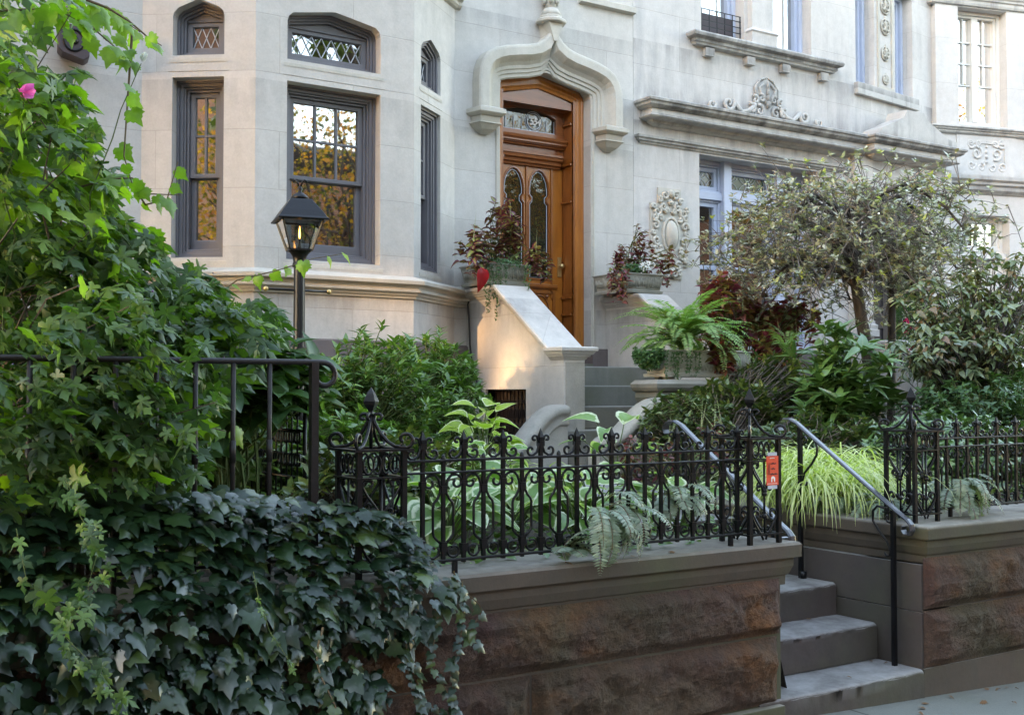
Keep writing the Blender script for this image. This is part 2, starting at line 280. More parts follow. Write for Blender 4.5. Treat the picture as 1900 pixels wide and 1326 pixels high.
class MB:
    def __init__(s): s.v, s.f, s.sm = [], [], []
    def add(s, vs, fs, smooth=False):
        k = len(s.v); s.v += [tuple(x) for x in vs]; s.f += [tuple(i + k for i in f) for f in fs]; s.sm += [smooth] * len(fs); return s
    def box(s, a, b, fr=ID):   # a,b = (u,v,w) corners if a frame is given, else (x,y,z)
        if fr is ID:
            (x0, y0, z0), (x1, y1, z1) = a, b
            vs = [(x, y, z) for z in (z0, z1) for y in (y0, y1) for x in (x0, x1)]
        else:
            (u0, v0, w0), (u1, v1, w1) = a, b
            vs = [fr(u, v, w_) for v in (v0, v1) for w_ in (w0, w1) for u in (u0, u1)]
        return s.add(vs, [(0, 2, 3, 1), (4, 5, 7, 6), (0, 1, 5, 4), (2, 6, 7, 3), (0, 4, 6, 2), (1, 3, 7, 5)])
    def plate(s, outline, holes, w0, w1, fr=ID):   # flat slab with holes, in the plane of fr
        loops = [outline] + list(holes); flat = [p for l in loops for p in l]
        tris = tessellate_polygon([[Vector((p[0], p[1], 0)) for p in l] for l in loops]); n = len(flat)
        vs = [fr(p[0], p[1], w0) for p in flat] + [fr(p[0], p[1], w1) for p in flat]
        fs = [tuple(t_) for t_ in tris] + [tuple(n + i for i in reversed(t_)) for t_ in tris]; k = 0
        for l in loops:
            m = len(l); fs += [(k + i, k + (i + 1) % m, n + k + (i + 1) % m, n + k + i) for i in range(m)]; k += m
        return s.add(vs, fs)
    def sweep(s, path, prof, to3, closed=False, smooth=False, cap=True, clamp=2.5):
        n = len(path); rows = []
        for i in range(n):
            p = Vector(path[i]); a = Vector(path[i - 1]) if (i or closed) else None; b = Vector(path[(i + 1) % n]) if (i < n - 1 or closed) else None
            d1 = (p - a).normalized() if a is not None else None; d2 = (b - p).normalized() if b is not None else None
            if d1 is None: d1 = d2
            if d2 is None: d2 = d1
            n1 = Vector((d1.y, -d1.x)); n2 = Vector((d2.y, -d2.x)); m = n1 + n2
            m = m.normalized() if m.length > 1e-6 else n1; m *= min(clamp, 1 / max(.2, m.dot(n1)))
            rows.append([to3(p.x + m.x * o, p.y + m.y * o, h) for o, h in prof])
        k = len(prof); vs = [q for r in rows for q in r]; fs = []
        for i in range(n if closed else n - 1):
            for j in range(k - 1):
                a_, b_ = i * k + j, ((i + 1) % n) * k + j; fs.append((a_, b_, b_ + 1, a_ + 1))
        if cap and not closed: fs += [tuple(range(k)), tuple(range((n - 1) * k, n * k))[::-1]]
        return s.add(vs, fs, smooth)
    def hmould(s, path, prof): return s.sweep(path, prof, lambda x, y, h: (x, y, h))      # prof = (outward, z)
    def tube(s, pts, r, seg=6, closed=False, cap=True, flat=None):
        pts = [Vector(p) for p in pts]; n = len(pts); vs = []; prev = None
        for i, p in enumerate(pts):
            a = pts[i - 1] if (i or closed) else p; b = pts[(i + 1) % n] if (i < n - 1 or closed) else p; d = (b - a).normalized()
            if prev is None: x = d.cross(Vector((0, 0, 1))); x = x.normalized() if x.length > .05 else Vector((1, 0, 0))
            else: x = prev - d * prev.dot(d); x = x.normalized() if x.length > 1e-6 else prev
            prev = x; y = d.cross(x); rr = r[i] if isinstance(r, (list, tuple)) else r
            for k in range(seg):
                an = 2 * math.pi * k / seg + (math.pi / 4 if seg == 4 else 0); vs.append(p + x * math.cos(an) * rr * (flat or 1) + y * math.sin(an) * rr)
        fs = []
        for i in range(n if closed else n - 1):
            for k in range(seg):
                a_, b_ = i * seg, ((i + 1) % n) * seg; fs.append((a_ + k, a_ + (k + 1) % seg, b_ + (k + 1) % seg, b_ + k))
        if cap and not closed: fs += [tuple(range(seg))[::-1], tuple(range((n - 1) * seg, n * seg))]
        return s.add(vs, fs, seg > 4)
    def lathe(s, prof, c, seg=16):
        vs = [(c[0] + r * math.cos(2 * math.pi * k / seg), c[1] + r * math.sin(2 * math.pi * k / seg), c[2] + z) for r, z in prof for k in range(seg)]
        fs = [(i * seg + k, i * seg + (k + 1) % seg, (i + 1) * seg + (k + 1) % seg, (i + 1) * seg + k) for i in range(len(prof) - 1) for k in range(seg)]
        fs += [tuple(range(seg))[::-1], tuple(range((len(prof) - 1) * seg, len(prof) * seg))]; return s.add(vs, fs, True)
    def ball(s, c, r, seg=8): return s.lathe([(max(.0005, r[0] * math.sin(math.pi * i / seg)) if isinstance(r, tuple) else max(.0005, r * math.sin(math.pi * i / seg)), -(r[1] if isinstance(r, tuple) else r) * math.cos(math.pi * i / seg)) for i in range(seg + 1)], c, seg + 2)
    def build(s, name, mat, parent=None, label=None, bevel=0):
        me = bpy.data.meshes.new(name); off = abs_loc(parent) if parent else Vector()
        me.from_pydata([(x - off.x, y - off.y, z - off.z) for x, y, z in s.v], [], s.f); me.polygons.foreach_set('use_smooth', s.sm)
        import bmesh
        bm = bmesh.new(); bm.from_mesh(me); bmesh.ops.recalc_face_normals(bm, faces=bm.faces); bm.to_mesh(me); bm.free()
        me.materials.append(MATS[mat]); o = bpy.data.objects.new(name, me); sc.collection.objects.link(o)
        if parent: o.parent = parent
        if label: o['label'] = label
        if bevel:
            md = o.modifiers.new('bevel', 'BEVEL'); md.width = bevel; md.segments = 2; md.limit_method = 'ANGLE'; md.angle_limit = R(35)
        return o
def box(name, a, b, mat, parent=None, bevel=0, label=None, fr=ID): return MB().box(a, b, fr).build(name, mat, parent, label, bevel)

def text_obj(name, tc, mat, parent):      # letters turned into a plain mesh
    tmp = bpy.data.objects.new('tmp', tc); sc.collection.objects.link(tmp); bpy.context.view_layer.update()
    me = bpy.data.meshes.new_from_object(tmp.evaluated_get(bpy.context.evaluated_depsgraph_get())); bpy.data.objects.remove(tmp)
    me.materials.clear(); me.materials.append(MATS[mat]); o = bpy.data.objects.new(name, me); sc.collection.objects.link(o); o.parent = parent; return o
# ================================================================ setting
YF, YB, YW = 9.65, 9.06, 3.92
def ground(name, x0, x1, y0, y1, z, mat, n=1, f=None):
    mb = MB(); nx = ny = n
    vs = [(x0 + (x1 - x0) * i / nx, y0 + (y1 - y0) * j / ny, (f(x0 + (x1 - x0) * i / nx, y0 + (y1 - y0) * j / ny) if f else z)) for j in range(ny + 1) for i in range(nx + 1)]
    mb.add(vs, [(j * (nx + 1) + i, j * (nx + 1) + i + 1, (j + 1) * (nx + 1) + i + 1, (j + 1) * (nx + 1) + i) for j in range(ny) for i in range(nx)])
    return tag(mb.build(name, mat), kind='structure')
SW = lambda x, y: (5.07 - x) * .04 if x < 12 else -.277
ground('ground', -60, 80, -60, 60, -.9, 'asphalt')
ground('sidewalk', -14, 11, .2, YW + .3, 0, 'sidewalk', 30, SW)
ground('road', -40, 60, -9, .1, -.45, 'asphalt')
ground('garden_soil', -3, 5.0, YW + .12, 9.7, .82, 'soil', 40, lambda x, y: (.82 if x < 4.03 or y > 5.95 else .1) + .05 * noise.noise((x * 2, y * 2, 0)) + max(0, y - 5.5) * .04)
ground('garden_soil_beside_steps', 5.12, 14, YW + .12, 10, .84, 'soil', 40, lambda x, y: .84 + .05 * noise.noise((x * 2, y * 2, 3)) + max(0, y - 5.5) * .04)
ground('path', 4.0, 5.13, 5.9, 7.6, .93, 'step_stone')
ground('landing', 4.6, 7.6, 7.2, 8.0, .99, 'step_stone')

# ================================================================ houses
def offset_poly(pts, d):        # inward offset of a convex-ish counter-clockwise loop
    n = len(pts); out = []
    for i in range(n):
        a, p, b = Vector(pts[i - 1]), Vector(pts[i]), Vector(pts[(i + 1) % n]); d1 = (p - a).normalized(); d2 = (b - p).normalized()
        m = Vector((-d1.y, d1.x)) + Vector((-d2.y, d2.x)); m.normalize(); k = min(2.2, 1 / max(.3, m.dot(Vector((-d1.y, d1.x))))); out.append(tuple(p + m * d * k))
    return out
def ring(mb, fr, outer, d, w0, w1):  # a moulded band of width d, sitting at depth w0..w1
    inner = offset_poly(outer, d); mb.plate(outer, [inner], w0, w1, fr); return inner
def rect(u0, v0, u1, v1): return [(u0, v0), (u1, v0), (u1, v1), (u0, v1)]
def tudor(u0, v0, u1, vs, vp, r=.05):
    um = (u0 + u1) / 2; q = .38 * (vp - vs)
    return [(u0, v0), (u1, v0), (u1, vs - r), (u1 - r * .25, vs - r * .2), (u1 - r * 1.0, vs + q * .7), (um, vp), (u0 + r * 1.0, vs + q * .7), (u0 + r * .25, vs - r * .2), (u0, vs - r)]
def bars(mb, fr, lines, r, w):
    for (a, b) in lines: mb.tube([fr(a[0], a[1], w), fr(b[0], b[1], w)], r, 4, cap=False)
def sash_window(house, fr, u0, v0, u1, v1, vm, grid, paintmat='grey_paint', dep=.10, gl='window_glass', lower_grid=None):
    """double-hung window: moulded frame, two sashes with panes and glazing bars"""
    mb = MB(); i1 = ring(mb, fr, rect(u0, v0, u1, v1), .022, dep, dep + .16); i2 = ring(mb, fr, i1, .030, dep + .02, dep + .16); i3 = ring(mb, fr, i2, .016, dep + .035, dep + .16); i4 = ring(mb, fr, i3, .022, dep + .06, dep + .18)
    win = mb.build('window', paintmat, house, bevel=.004)
    a, b = i4[0], i4[2]
    for nm, (z0, z1), ws, bot, gr in (('upper_sash', (vm - .02, b[1]), dep + .085, .035, grid), ('lower_sash', (a[1], vm + .02), dep + .125, .085, lower_grid)):
        mb = MB(); gu0, gu1, gv0, gv1 = a[0] + .045, b[0] - .045, z0 + bot, z1 - .04
        mb.plate(rect(a[0], z0, b[0], z1), [rect(gu0, gv0, gu1, gv1)], ws, ws + .038, fr)
        s = mb.build(nm, paintmat, win, bevel=.004)
        MB().add([fr(gu0, gv0, ws + .024), fr(gu1, gv0, ws + .024), fr(gu1, gv1, ws + .024), fr(gu0, gv1, ws + .024)], [(0, 1, 2, 3)]).build('pane', gl, win)
        if gr:
            nu, nv = gr; g = MB()
            for i in range(1, nu): uu = gu0 + (gu1 - gu0) * i / nu; g.box((uu - .009, gv0, ws + .006), (uu + .009, gv1, ws + .034), fr)
            for j in range(1, nv): vv = gv0 + (gv1 - gv0) * j / nv; g.box((gu0, vv - .0085, ws + .008), (gu1, vv + .0085, ws + .032), fr)
            g.build('glazing_bars', paintmat, win)
    return win
def lattice_window(house, fr, u0, v0, u1, vs, vp, n, gl='window_glass', dep=.10):
    """four-centred top light with a leaded diamond pane"""
    mb = MB(); o = tudor(u0, v0, u1, vs, vp); i1 = ring(mb, fr, o, .024, dep, dep + .16); i2 = ring(mb, fr, i1, .022, dep + .02, dep + .16); i3 = ring(mb, fr, i2, .018, dep + .04, dep + .16)
    mb.plate(i3, [], dep + .075, dep + .15, fr) if False else None
    win = mb.build('window', 'grey_paint', house, bevel=.003)
    a, b = i3[0], i3[1]; top = vs - .055
    mb = MB(); g = (a[0] + .045, a[1] + .045, b[0] - .045, top - .035)
    mb.plate(i3, [rect(*g)], dep + .07, dep + .12, fr); mb.box((a[0], top, dep + .055), (b[0], top + .012, dep + .07), fr)
    mb.build('sash', 'grey_paint', win, bevel=.003)
    MB().add([fr(g[0], g[1], dep + .10), fr(g[2], g[1], dep + .10), fr(g[2], g[3], dep + .10), fr(g[0], g[3], dep + .10)], [(0, 1, 2, 3)]).build('pane', gl, win)
    l = MB(); du = (g[2] - g[0]) / n; h = g[3] - g[1]; sl = h / (1.0 * du)
    for i in range(-1, n + 1):
        for sgn in (1, -1):
            pts = []
            for k in range(21):
                uu = g[0] + du * (i + k / 20 * 1.0) if sgn > 0 else g[0] + du * (i + 1 - k / 20 * 1.0); vv = g[1] + h * k / 20
                if g[0] <= uu <= g[2]: pts.append((uu, vv))
            if len(pts) > 1: bars(l, fr, [(pts[0], pts[-1])], .0045, dep + .094)
    l.build('lead_lattice', 'lead', win); return win

house = thing('limestone_house', (4.0, 9.65, .85), 'pale limestone row house with polygonal bay, arched amber wood door and gas lamp before it', 'house')
A, B, C_, D = (2.485, YF), (3.26, YB), (4.746, YB), (5.502, YF)
fl = Fr(A[0], A[1], math.atan2(B[1] - A[1], B[0] - A[0])); ff = Fr(B[0], B[1], 0); frr = Fr(C_[0], C_[1], math.atan2(D[1] - C_[1], D[0] - C_[0])); fac = Fr(0, YF)
LL, LF, LR = .974, 1.486, .959
WB, WT, TB, TS, TP, TOP = 2.72, 4.235, 4.42, 4.80, 4.895, 6.6
mb = MB()
specs = [(fl, LL, .262, .706), (ff, LF, .278, 1.150), (frr, LR, .150, .606)]
BZ = 2.06
for fr, L, a, b in specs:
    mb.plate(rect(0, BZ, L, TOP), [rect(a, WB, b, WT), tudor(a, TB, b, TS, TP)], 0, .30, fr)
# sloped reveals: a chamfer strip round each opening
fd = [(-6, BZ), (-6, TOP), (2.485, TOP), (2.485, BZ)]
mb.plate([(-6, BZ), (2.485, BZ), (2.485, TOP), (-6, TOP)], [], 0, .3, fac)
DO = tudor(6.03, 1.85, 7.16, 4.76, 4.905, .05)      # door opening
mb.plate([(5.502, BZ), (6.03, BZ)] + [(7.16, BZ)] + [(7.74, BZ), (7.74, TOP), (5.502, TOP)], [], 0, .0, fac) if False else None
dop = [p for p in DO if p[1] > 2.2]
mb.plate([(5.502, BZ), (6.03, BZ)] + dop[::-1] + [(7.16, BZ), (7.738, BZ), (7.738, TOP), (5.502, TOP)], [], 0, .30, fac)
mb.build('wall', 'limestone', house)
# quoin-like hollow reveals: slight sill slopes
for fr, L, a, b in specs:      # sloping sill and chamfered head of each opening
    for z in (WB, TB): MB().add([fr(a - .03, z - .03, -.004), fr(b + .03, z - .03, -.004), fr(b, z + .02, .11), fr(a, z + .02, .11), fr(a - .03, z - .06, -.004), fr(b + .03, z - .06, -.004)], [(0, 1, 2, 3), (4, 5, 1, 0), (0, 3, 4), (1, 5, 2)]).build('window_sill', 'limestone_trim', house)
    MB().add([fr(a - .04, WT + .05, -.004), fr(b + .04, WT + .05, -.004), fr(b, WT - .01, .11), fr(a, WT - .01, .11)], [(0, 1, 2, 3)]).build('window_head', 'limestone_trim', house)
hollow = [(0, 0), (0, 0)]
bl = MB()
bl.hmould([(-6, YF - .03), (2.485 - .02, YF - .03), (3.26 - .01, YB - .03), (4.746 + .01, YB - .03), (5.502 + .03, YF - .03), (6.03, YF - .03)], [(-.05, .5), (0, .5), (0, BZ - .015), (-.03, BZ), (-.05, BZ)])
bl.box((7.16, YF - .03, 1.0), (7.36, YF + .25, BZ)); bl.build('base_course', 'brown_base', house)
path = [(-6, YF), (2.485, YF), (3.26, YB), (4.746, YB), (5.502, YF), (5.66, YF)]
mo = MB(); mo.hmould(path, [(-.02, 2.435), (.020, 2.435), (.028, 2.455), (.045, 2.462), (.055, 2.48), (.085, 2.49), (.09, 2.51), (.06, 2.515), (.072, 2.545), (.125, 2.556), (.13, 2.59), (.115, 2.598), (.008, 2.635), (-.02, 2.635)])
mo.build('sill_moulding', 'limestone_trim', house, bevel=.004)
mo = MB(); mo.hmould(path[:-1] + [(5.56, YF)], [(-.02, 5.36), (.03, 5.38), (.05, 5.40), (.05, 5.43), (.10, 5.46), (.10, 5.50), (.0, 5.53), (-.02, 5.53)]); mo.build('bay_cornice', 'limestone_trim', house)
mo = MB(); mo.hmould([(7.0, YF), (7.1, YF), (7.738, YF)], [(-.02, 5.70), (.06, 5.72), (.06, 5.78), (-.02, 5.82)]); mo.build('string_course', 'limestone_trim', house)
# windows of the bay
sash_window(house, fl, .262, WB, .706, WT, 3.44, (2, 2)); sash_window(house, ff, .278, WB, 1.150, WT, 3.46, (3, 2)); sash_window(house, frr, .150, WB, .606, WT, 3.44, (2, 2), dep=.03)
lattice_window(house, fl, .262, TB, .706, TS, TP, 3, 'dark_glass'); lattice_window(house, ff, .278, TB, 1.150, TS, TP, 7, 'bright_glass'); lattice_window(house, frr, .150, TB, .606, TS, TP, 3, 'dark_glass', dep=.03)
rm = MB()   # dim rooms behind the glass
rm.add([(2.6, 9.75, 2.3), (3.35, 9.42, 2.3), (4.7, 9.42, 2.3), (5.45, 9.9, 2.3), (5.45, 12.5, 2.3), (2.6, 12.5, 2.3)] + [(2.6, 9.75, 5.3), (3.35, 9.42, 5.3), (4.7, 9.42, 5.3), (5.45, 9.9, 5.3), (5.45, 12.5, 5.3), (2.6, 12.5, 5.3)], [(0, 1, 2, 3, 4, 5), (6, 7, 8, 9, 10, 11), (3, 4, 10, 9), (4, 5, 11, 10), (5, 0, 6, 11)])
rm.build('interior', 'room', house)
cv = MB()
for k in range(9): u = .62 + k * .055; cv.box((u, 2.75, .42 + .02 * (k % 2)), (u + .05, 3.30 - .04 * (k % 3), .43 + .02 * (k % 2)), ff)
cv.build('drape', 'drape', house)
# ---------------- door surround
cx = 6.60
half = [(.895, 4.40), (.895, 4.70), (.885, 4.80), (.85, 4.90), (.79, 4.975), (.70, 5.03), (.58, 5.07), (.44, 5.10), (.30, 5.125), (.20, 5.155), (.12, 5.205), (.06, 5.27), (.025, 5.34), (0, 5.44)]
outer = [(cx - a, b) for a, b in half] + [(cx + a, b) for a, b in half[::-1][1:]]
prof = [(0, 0), (.0, .13), (-.012, .145), (-.028, .15), (-.085, .15), (-.105, .12), (-.125, .085), (-.15, .055), (-.175, .05), (-.18, .035), (-.205, .033), (-.21, .018), (-.235, .016), (-.245, .0)]
hm = MB(); hp = [(-o * 1.28, h) for o, h in prof]
hm.sweep([(cx - a, b) for a, b in half], hp, lambda x, z, h: (min(x, cx), YF - h, z), clamp=1.35); hm.sweep([(cx + a, b) for a, b in half[::-1]], hp, lambda x, z, h: (max(x, cx), YF - h, z), clamp=1.35)
hm.add([(cx - .07, YF, 5.20), (cx + .07, YF, 5.20), (cx + .02, YF - .165, 5.20), (cx - .02, YF - .165, 5.20), (cx - .10, YF, 5.40), (cx + .10, YF, 5.40), (cx + .09, YF - .17, 5.40), (cx - .09, YF - .17, 5.40)], [(0, 1, 2, 3), (4, 5, 6, 7), (0, 1, 5, 4), (1, 2, 6, 5), (2, 3, 7, 6), (3, 0, 4, 7)])
hm.build('hood_mould', 'limestone_trim', house)
jm = MB()   # moulded inner arris of the opening
ol = [(6.03, 1.95)] + [p for p in DO if p[1] > 2.2][::-1] + [(7.16, 1.95)]
jm.sweep(ol, [(-.055, -.002), (-.052, .012), (-.028, .016), (-.022, .004), (-.004, .004), (0, -.02)], lambda x, z, h: (x, YF - h, z)); jm.build('door_arris', 'limestone_trim', house)
def corbel(x):
    m = MB(); f = lambda r, z: (r, z)
    for z0, z1, w0, w1, d0, d1 in ((4.355, 4.40, .20, .20, .20, .20), (4.40, 4.425, .20, .12, .20, .14), (4.33, 4.355, .165, .20, .165, .20), (4.27, 4.33, .14, .15, .13, .15), (4.255, 4.27, .165, .165, .15, .15), (4.20, 4.255, .10, .155, .09, .14), (4.165, 4.20, .04, .10, .03, .09)):
        m.add([(x - w0, YF, z0), (x + w0, YF, z0), (x + w0 * .75, YF - d0, z0), (x - w0 * .75, YF - d0, z0), (x - w1, YF, z1), (x + w1, YF, z1), (x + w1 * .75, YF - d1, z1), (x - w1 * .75, YF - d1, z1)], [(0, 1, 2, 3), (4, 5, 6, 7), (0, 1, 5, 4), (1, 2, 6, 5), (2, 3, 7, 6), (3, 0, 4, 7)])
    return m.build('corbel', 'limestone_trim', house, bevel=.006)
corbel(5.83); corbel(7.37)
fi = MB()
for z0, z1, r0, r1 in ((5.33, 5.39, .05, .10), (5.39, 5.41, .16, .17), (5.41, 5.435, .17, .15), (5.435, 5.47, .11, .12), (5.47, 5.55, .12, .075), (5.55, 5.66, .06, .055), (5.66, 5.72, .09, .12), (5.72, 5.9, .12, .05), (5.9, 6.1, .05, .02)):
    fi.lathe([(r0, 0), (r1, z1 - z0)], (cx, YF - .07, z0), 8)
for k in range(6):
    an = k * math.pi / 3; fi.ball((cx + .075 * math.cos(an), YF - .07 + .075 * math.sin(an), 5.62), .028, 6)
fi.build('finial', 'limestone_trim', house)
# ---------------- door: frame, panelled lining, transom light, leaf
DY = YF + .34
door = MB()
o1 = [(6.03, 1.9)] + [p for p in DO if p[1] > 2.2][::-1] + [(7.16, 1.9)]
door.sweep(o1, [(.0, -.125), (.02, -.118), (.035, -.125), (.08, -.128), (.10, -.14), (.125, -.145), (.125, -.16)], lambda x, z, h: (x, YF - h, z))
door = door.build('door', 'amber_wood', house)
ln = MB(); xr, xl = 7.035, 6.155
ln.box((xr, YF + .14, 1.9), (xr + .04, DY + .2, 4.72)); ln.box((xl - .04, YF + .14, 1.9), (xl, DY + .2, 4.72))
for z0, z1 in ((1.98, 2.17), (2.22, 2.42), (2.50, 2.60), (2.66, 3.62), (3.70, 4.02), (4.10, 4.45)):
    for x in (xr, xl):
        sg = -1 if x == xr else 1; f2 = Fr(x, YF + .17, R(90)); 
        ln.plate(rect(.0, z0, .16, z1), [rect(.028, z0 + .028, .132, z1 - .028)], -.012 if sg < 0 else -.002, .002 if sg < 0 else .012, Fr(x, YF + .17, R(90)) if sg > 0 else Fr(x, YF + .17, R(90)))
        ln.box((min(x, x + sg * .025), YF + .16, z1), (max(x, x + sg * .025), YF + .34, z1 + .022))
ln.build('panelled_lining', 'red_wood_upright', door)
hd = MB(); hd.plate([(6.1, 4.60), (7.09, 4.60), (7.09, 4.66), (6.6, 4.78), (6.1, 4.66)], [], .16, .36, fac); hd.plate([(6.1, 4.62), (7.09, 4.62), (7.09, 4.9), (6.1, 4.9)], [], .30, .40, fac); hd.build('arched_head', 'red_wood', door)
fd_ = Fr(0, DY)
tg = MB(); tgo = [(6.16, 4.36), (6.93, 4.36), (6.93, 4.52), (6.86, 4.55), (6.55, 4.62), (6.22, 4.55), (6.16, 4.52)]
tg.plate([(6.1, 4.30), (7.04, 4.30), (7.04, 4.75), (6.1, 4.75)], [tgo], -.03, .03, fd_); tg.build('transom_frame', 'red_wood', door)
MB().add([fd_(x, z, .005) for x, z in tgo], [tuple(range(len(tgo)))]).build('transom_glass', 'door_glass', door)
rg = MB(); rg.tube([fd_(6.66 + .085 * math.cos(a), 4.475 + .085 * math.sin(a), -.004) for a in np.linspace(0, 2 * math.pi, 24, endpoint=False)], .006, 4, True)
rg.tube([fd_(6.66 + .105 * math.cos(a), 4.475 + .105 * math.sin(a), 0) for a in np.linspace(0, 2 * math.pi, 24, endpoint=False)], .004, 4, True)
for k in range(8):
    x = 6.20 + k * .103
    if abs(x - 6.66) > .1: rg.tube([fd_(x, 4.36, -.002), fd_(x, 4.50, -.002)], .0035, 4)
rg.box((6.16, 4.362, -.006), (6.93, 4.374, .004), fd_); rg.build('lead_lines', 'lead', door)
tc = bpy.data.curves.new('house_number', 'FONT'); tc.body = '554'; tc.size = .105; tc.extrude = .003; tc.offset = .0015; tc.align_x = 'CENTER'; tc.shear = .25; tc.space_character = .85
nu = text_obj('house_number', tc, 'white_ink', door); nu.location = Vector((6.665, DY - .018, 4.435)) - abs_loc(door); nu.rotation_euler = (R(90), 0, 0)
cn = MB()
for pts in ([(0, 4.20), (.05, 4.20), (.055, 4.215), (.09, 4.235), (.09, 4.25), (.105, 4.27), (.11, 4.295), (0, 4.31)], [(0, 3.99), (.03, 3.99), (.035, 4.01), (.055, 4.02), (.06, 4.05), (.085, 4.065), (.09, 4.095), (.10, 4.10), (.10, 4.12), (0, 4.13)]):
    cn.hmould([(6.12 if pts[0][1] > 4.1 else 6.18, DY), (7.03 if pts[0][1] > 4.1 else 6.98, DY)], pts)
for k in range(36): cn.box((6.16 + k * .0242, DY - .075, 4.222), (6.16 + k * .0242 + .013, DY - .04, 4.24))
cn.box((6.12, DY - .02, 4.10), (7.04, DY + .02, 4.20)); cn.build('door_cornice', 'red_wood', door)
def lancet(x, r=.13):
    p = [(x - r, 2.80), (x + r, 2.80), (x + r, 3.60), (x + r * .78, 3.63), (x + r * .78, 3.66), (x + r, 3.69), (x + r, 3.75)]
    p += [(x + r * math.cos(a), 3.75 + .19 * math.sin(a) * (1 + .12 * math.sin(a))) for a in (.45, .85, 1.2)] + [(x, 3.965)] + [(x - r * math.cos(a), 3.75 + .19 * math.sin(a) * (1 + .12 * math.sin(a))) for a in (1.2, .85, .45)]
    return p + [(x - r, 3.75), (x - r, 3.69), (x - r * .78, 3.66), (x - r * .78, 3.63), (x - r, 3.60)]
lf = MB(); x1, x2 = 6.405, 6.725
lf.plate([(6.16, 1.92), (7.03, 1.92), (7.03, 3.99), (6.16, 3.99)], [lancet(x1), lancet(x2)], 0, .05, fd_); leafo = lf.build('door_leaf', 'amber_wood', door, bevel=.003)
dm = MB()
for x in (x1, x2):
    dm.sweep(lancet(x), [(.012, -.003), (.010, .010), (-.004, .012), (-.012, -.004)], lambda a, b, h: (a, DY - h, b), closed=True)
for x in (6.235, 6.565, 6.885): dm.box((x - .008, 2.60, -.018), (x + .008, 3.985, -.001), fd_)
dm.hmould([(6.18, DY), (6.95, DY)], [(0, 2.70), (.02, 2.70), (.035, 2.72), (.035, 2.745), (0, 2.755)])
dm.plate(rect(6.20, 2.06, 6.93, 2.68), [rect(6.23, 2.09, 6.90, 2.65)], -.018, -.001, fd_)
for k in range(5): dm.hmould([(6.30 + k * .05, DY), (6.95, DY)], [(0, 2.30 - k * .05), (.055 - k * .008, 2.30 - k * .05), (.055 - k * .008, 2.325 - k * .05), (0, 2.33 - k * .05)])
dm.build('door_moulding', 'red_wood_upright', door)
st = MB()
for x in (6.40, 6.73):
    for dx, dz in ((-.09, .10), (.09, .10), (0, 0), (-.09, -.10), (.09, -.10)): st.ball((x + dx, DY - .018, 2.52 + dz), .019, 6)
    st.tube([(x + .12 * math.cos(a), DY - .008, 2.47 + .16 * math.sin(a)) for a in np.linspace(0, math.pi, 12)], .009, 5)
st.build('door_studs', 'red_wood', door)
for x in (x1, x2): MB().add([fd_(a, b, .02) for a, b in lancet(x)], [tuple(range(len(lancet(x))))]).build('door_pane', 'door_glass', door)
ld = MB()
for x in (x1, x2): ld.tube([fd_(a, b, .010) for a, b in offset_poly(lancet(x), .022)], .004, 4, True)
ld.build('beaded_lead', 'lead', door)
kb = MB(); kb.ball((6.99, DY - .05, 2.95), .028, 8); kb.box((6.965, DY - .012, 2.84), (7.012, DY, 3.05)); kb.build('door_handle', 'brass', door)
box('threshold', (6.03, YF - .04, 1.83), (7.16, DY + .1, 1.90), 'stoop_step', door)
MB().box((5.6, DY + .25, 1.8), (7.6, DY + .3, 5.0)).build('hall_wall', 'room', house)

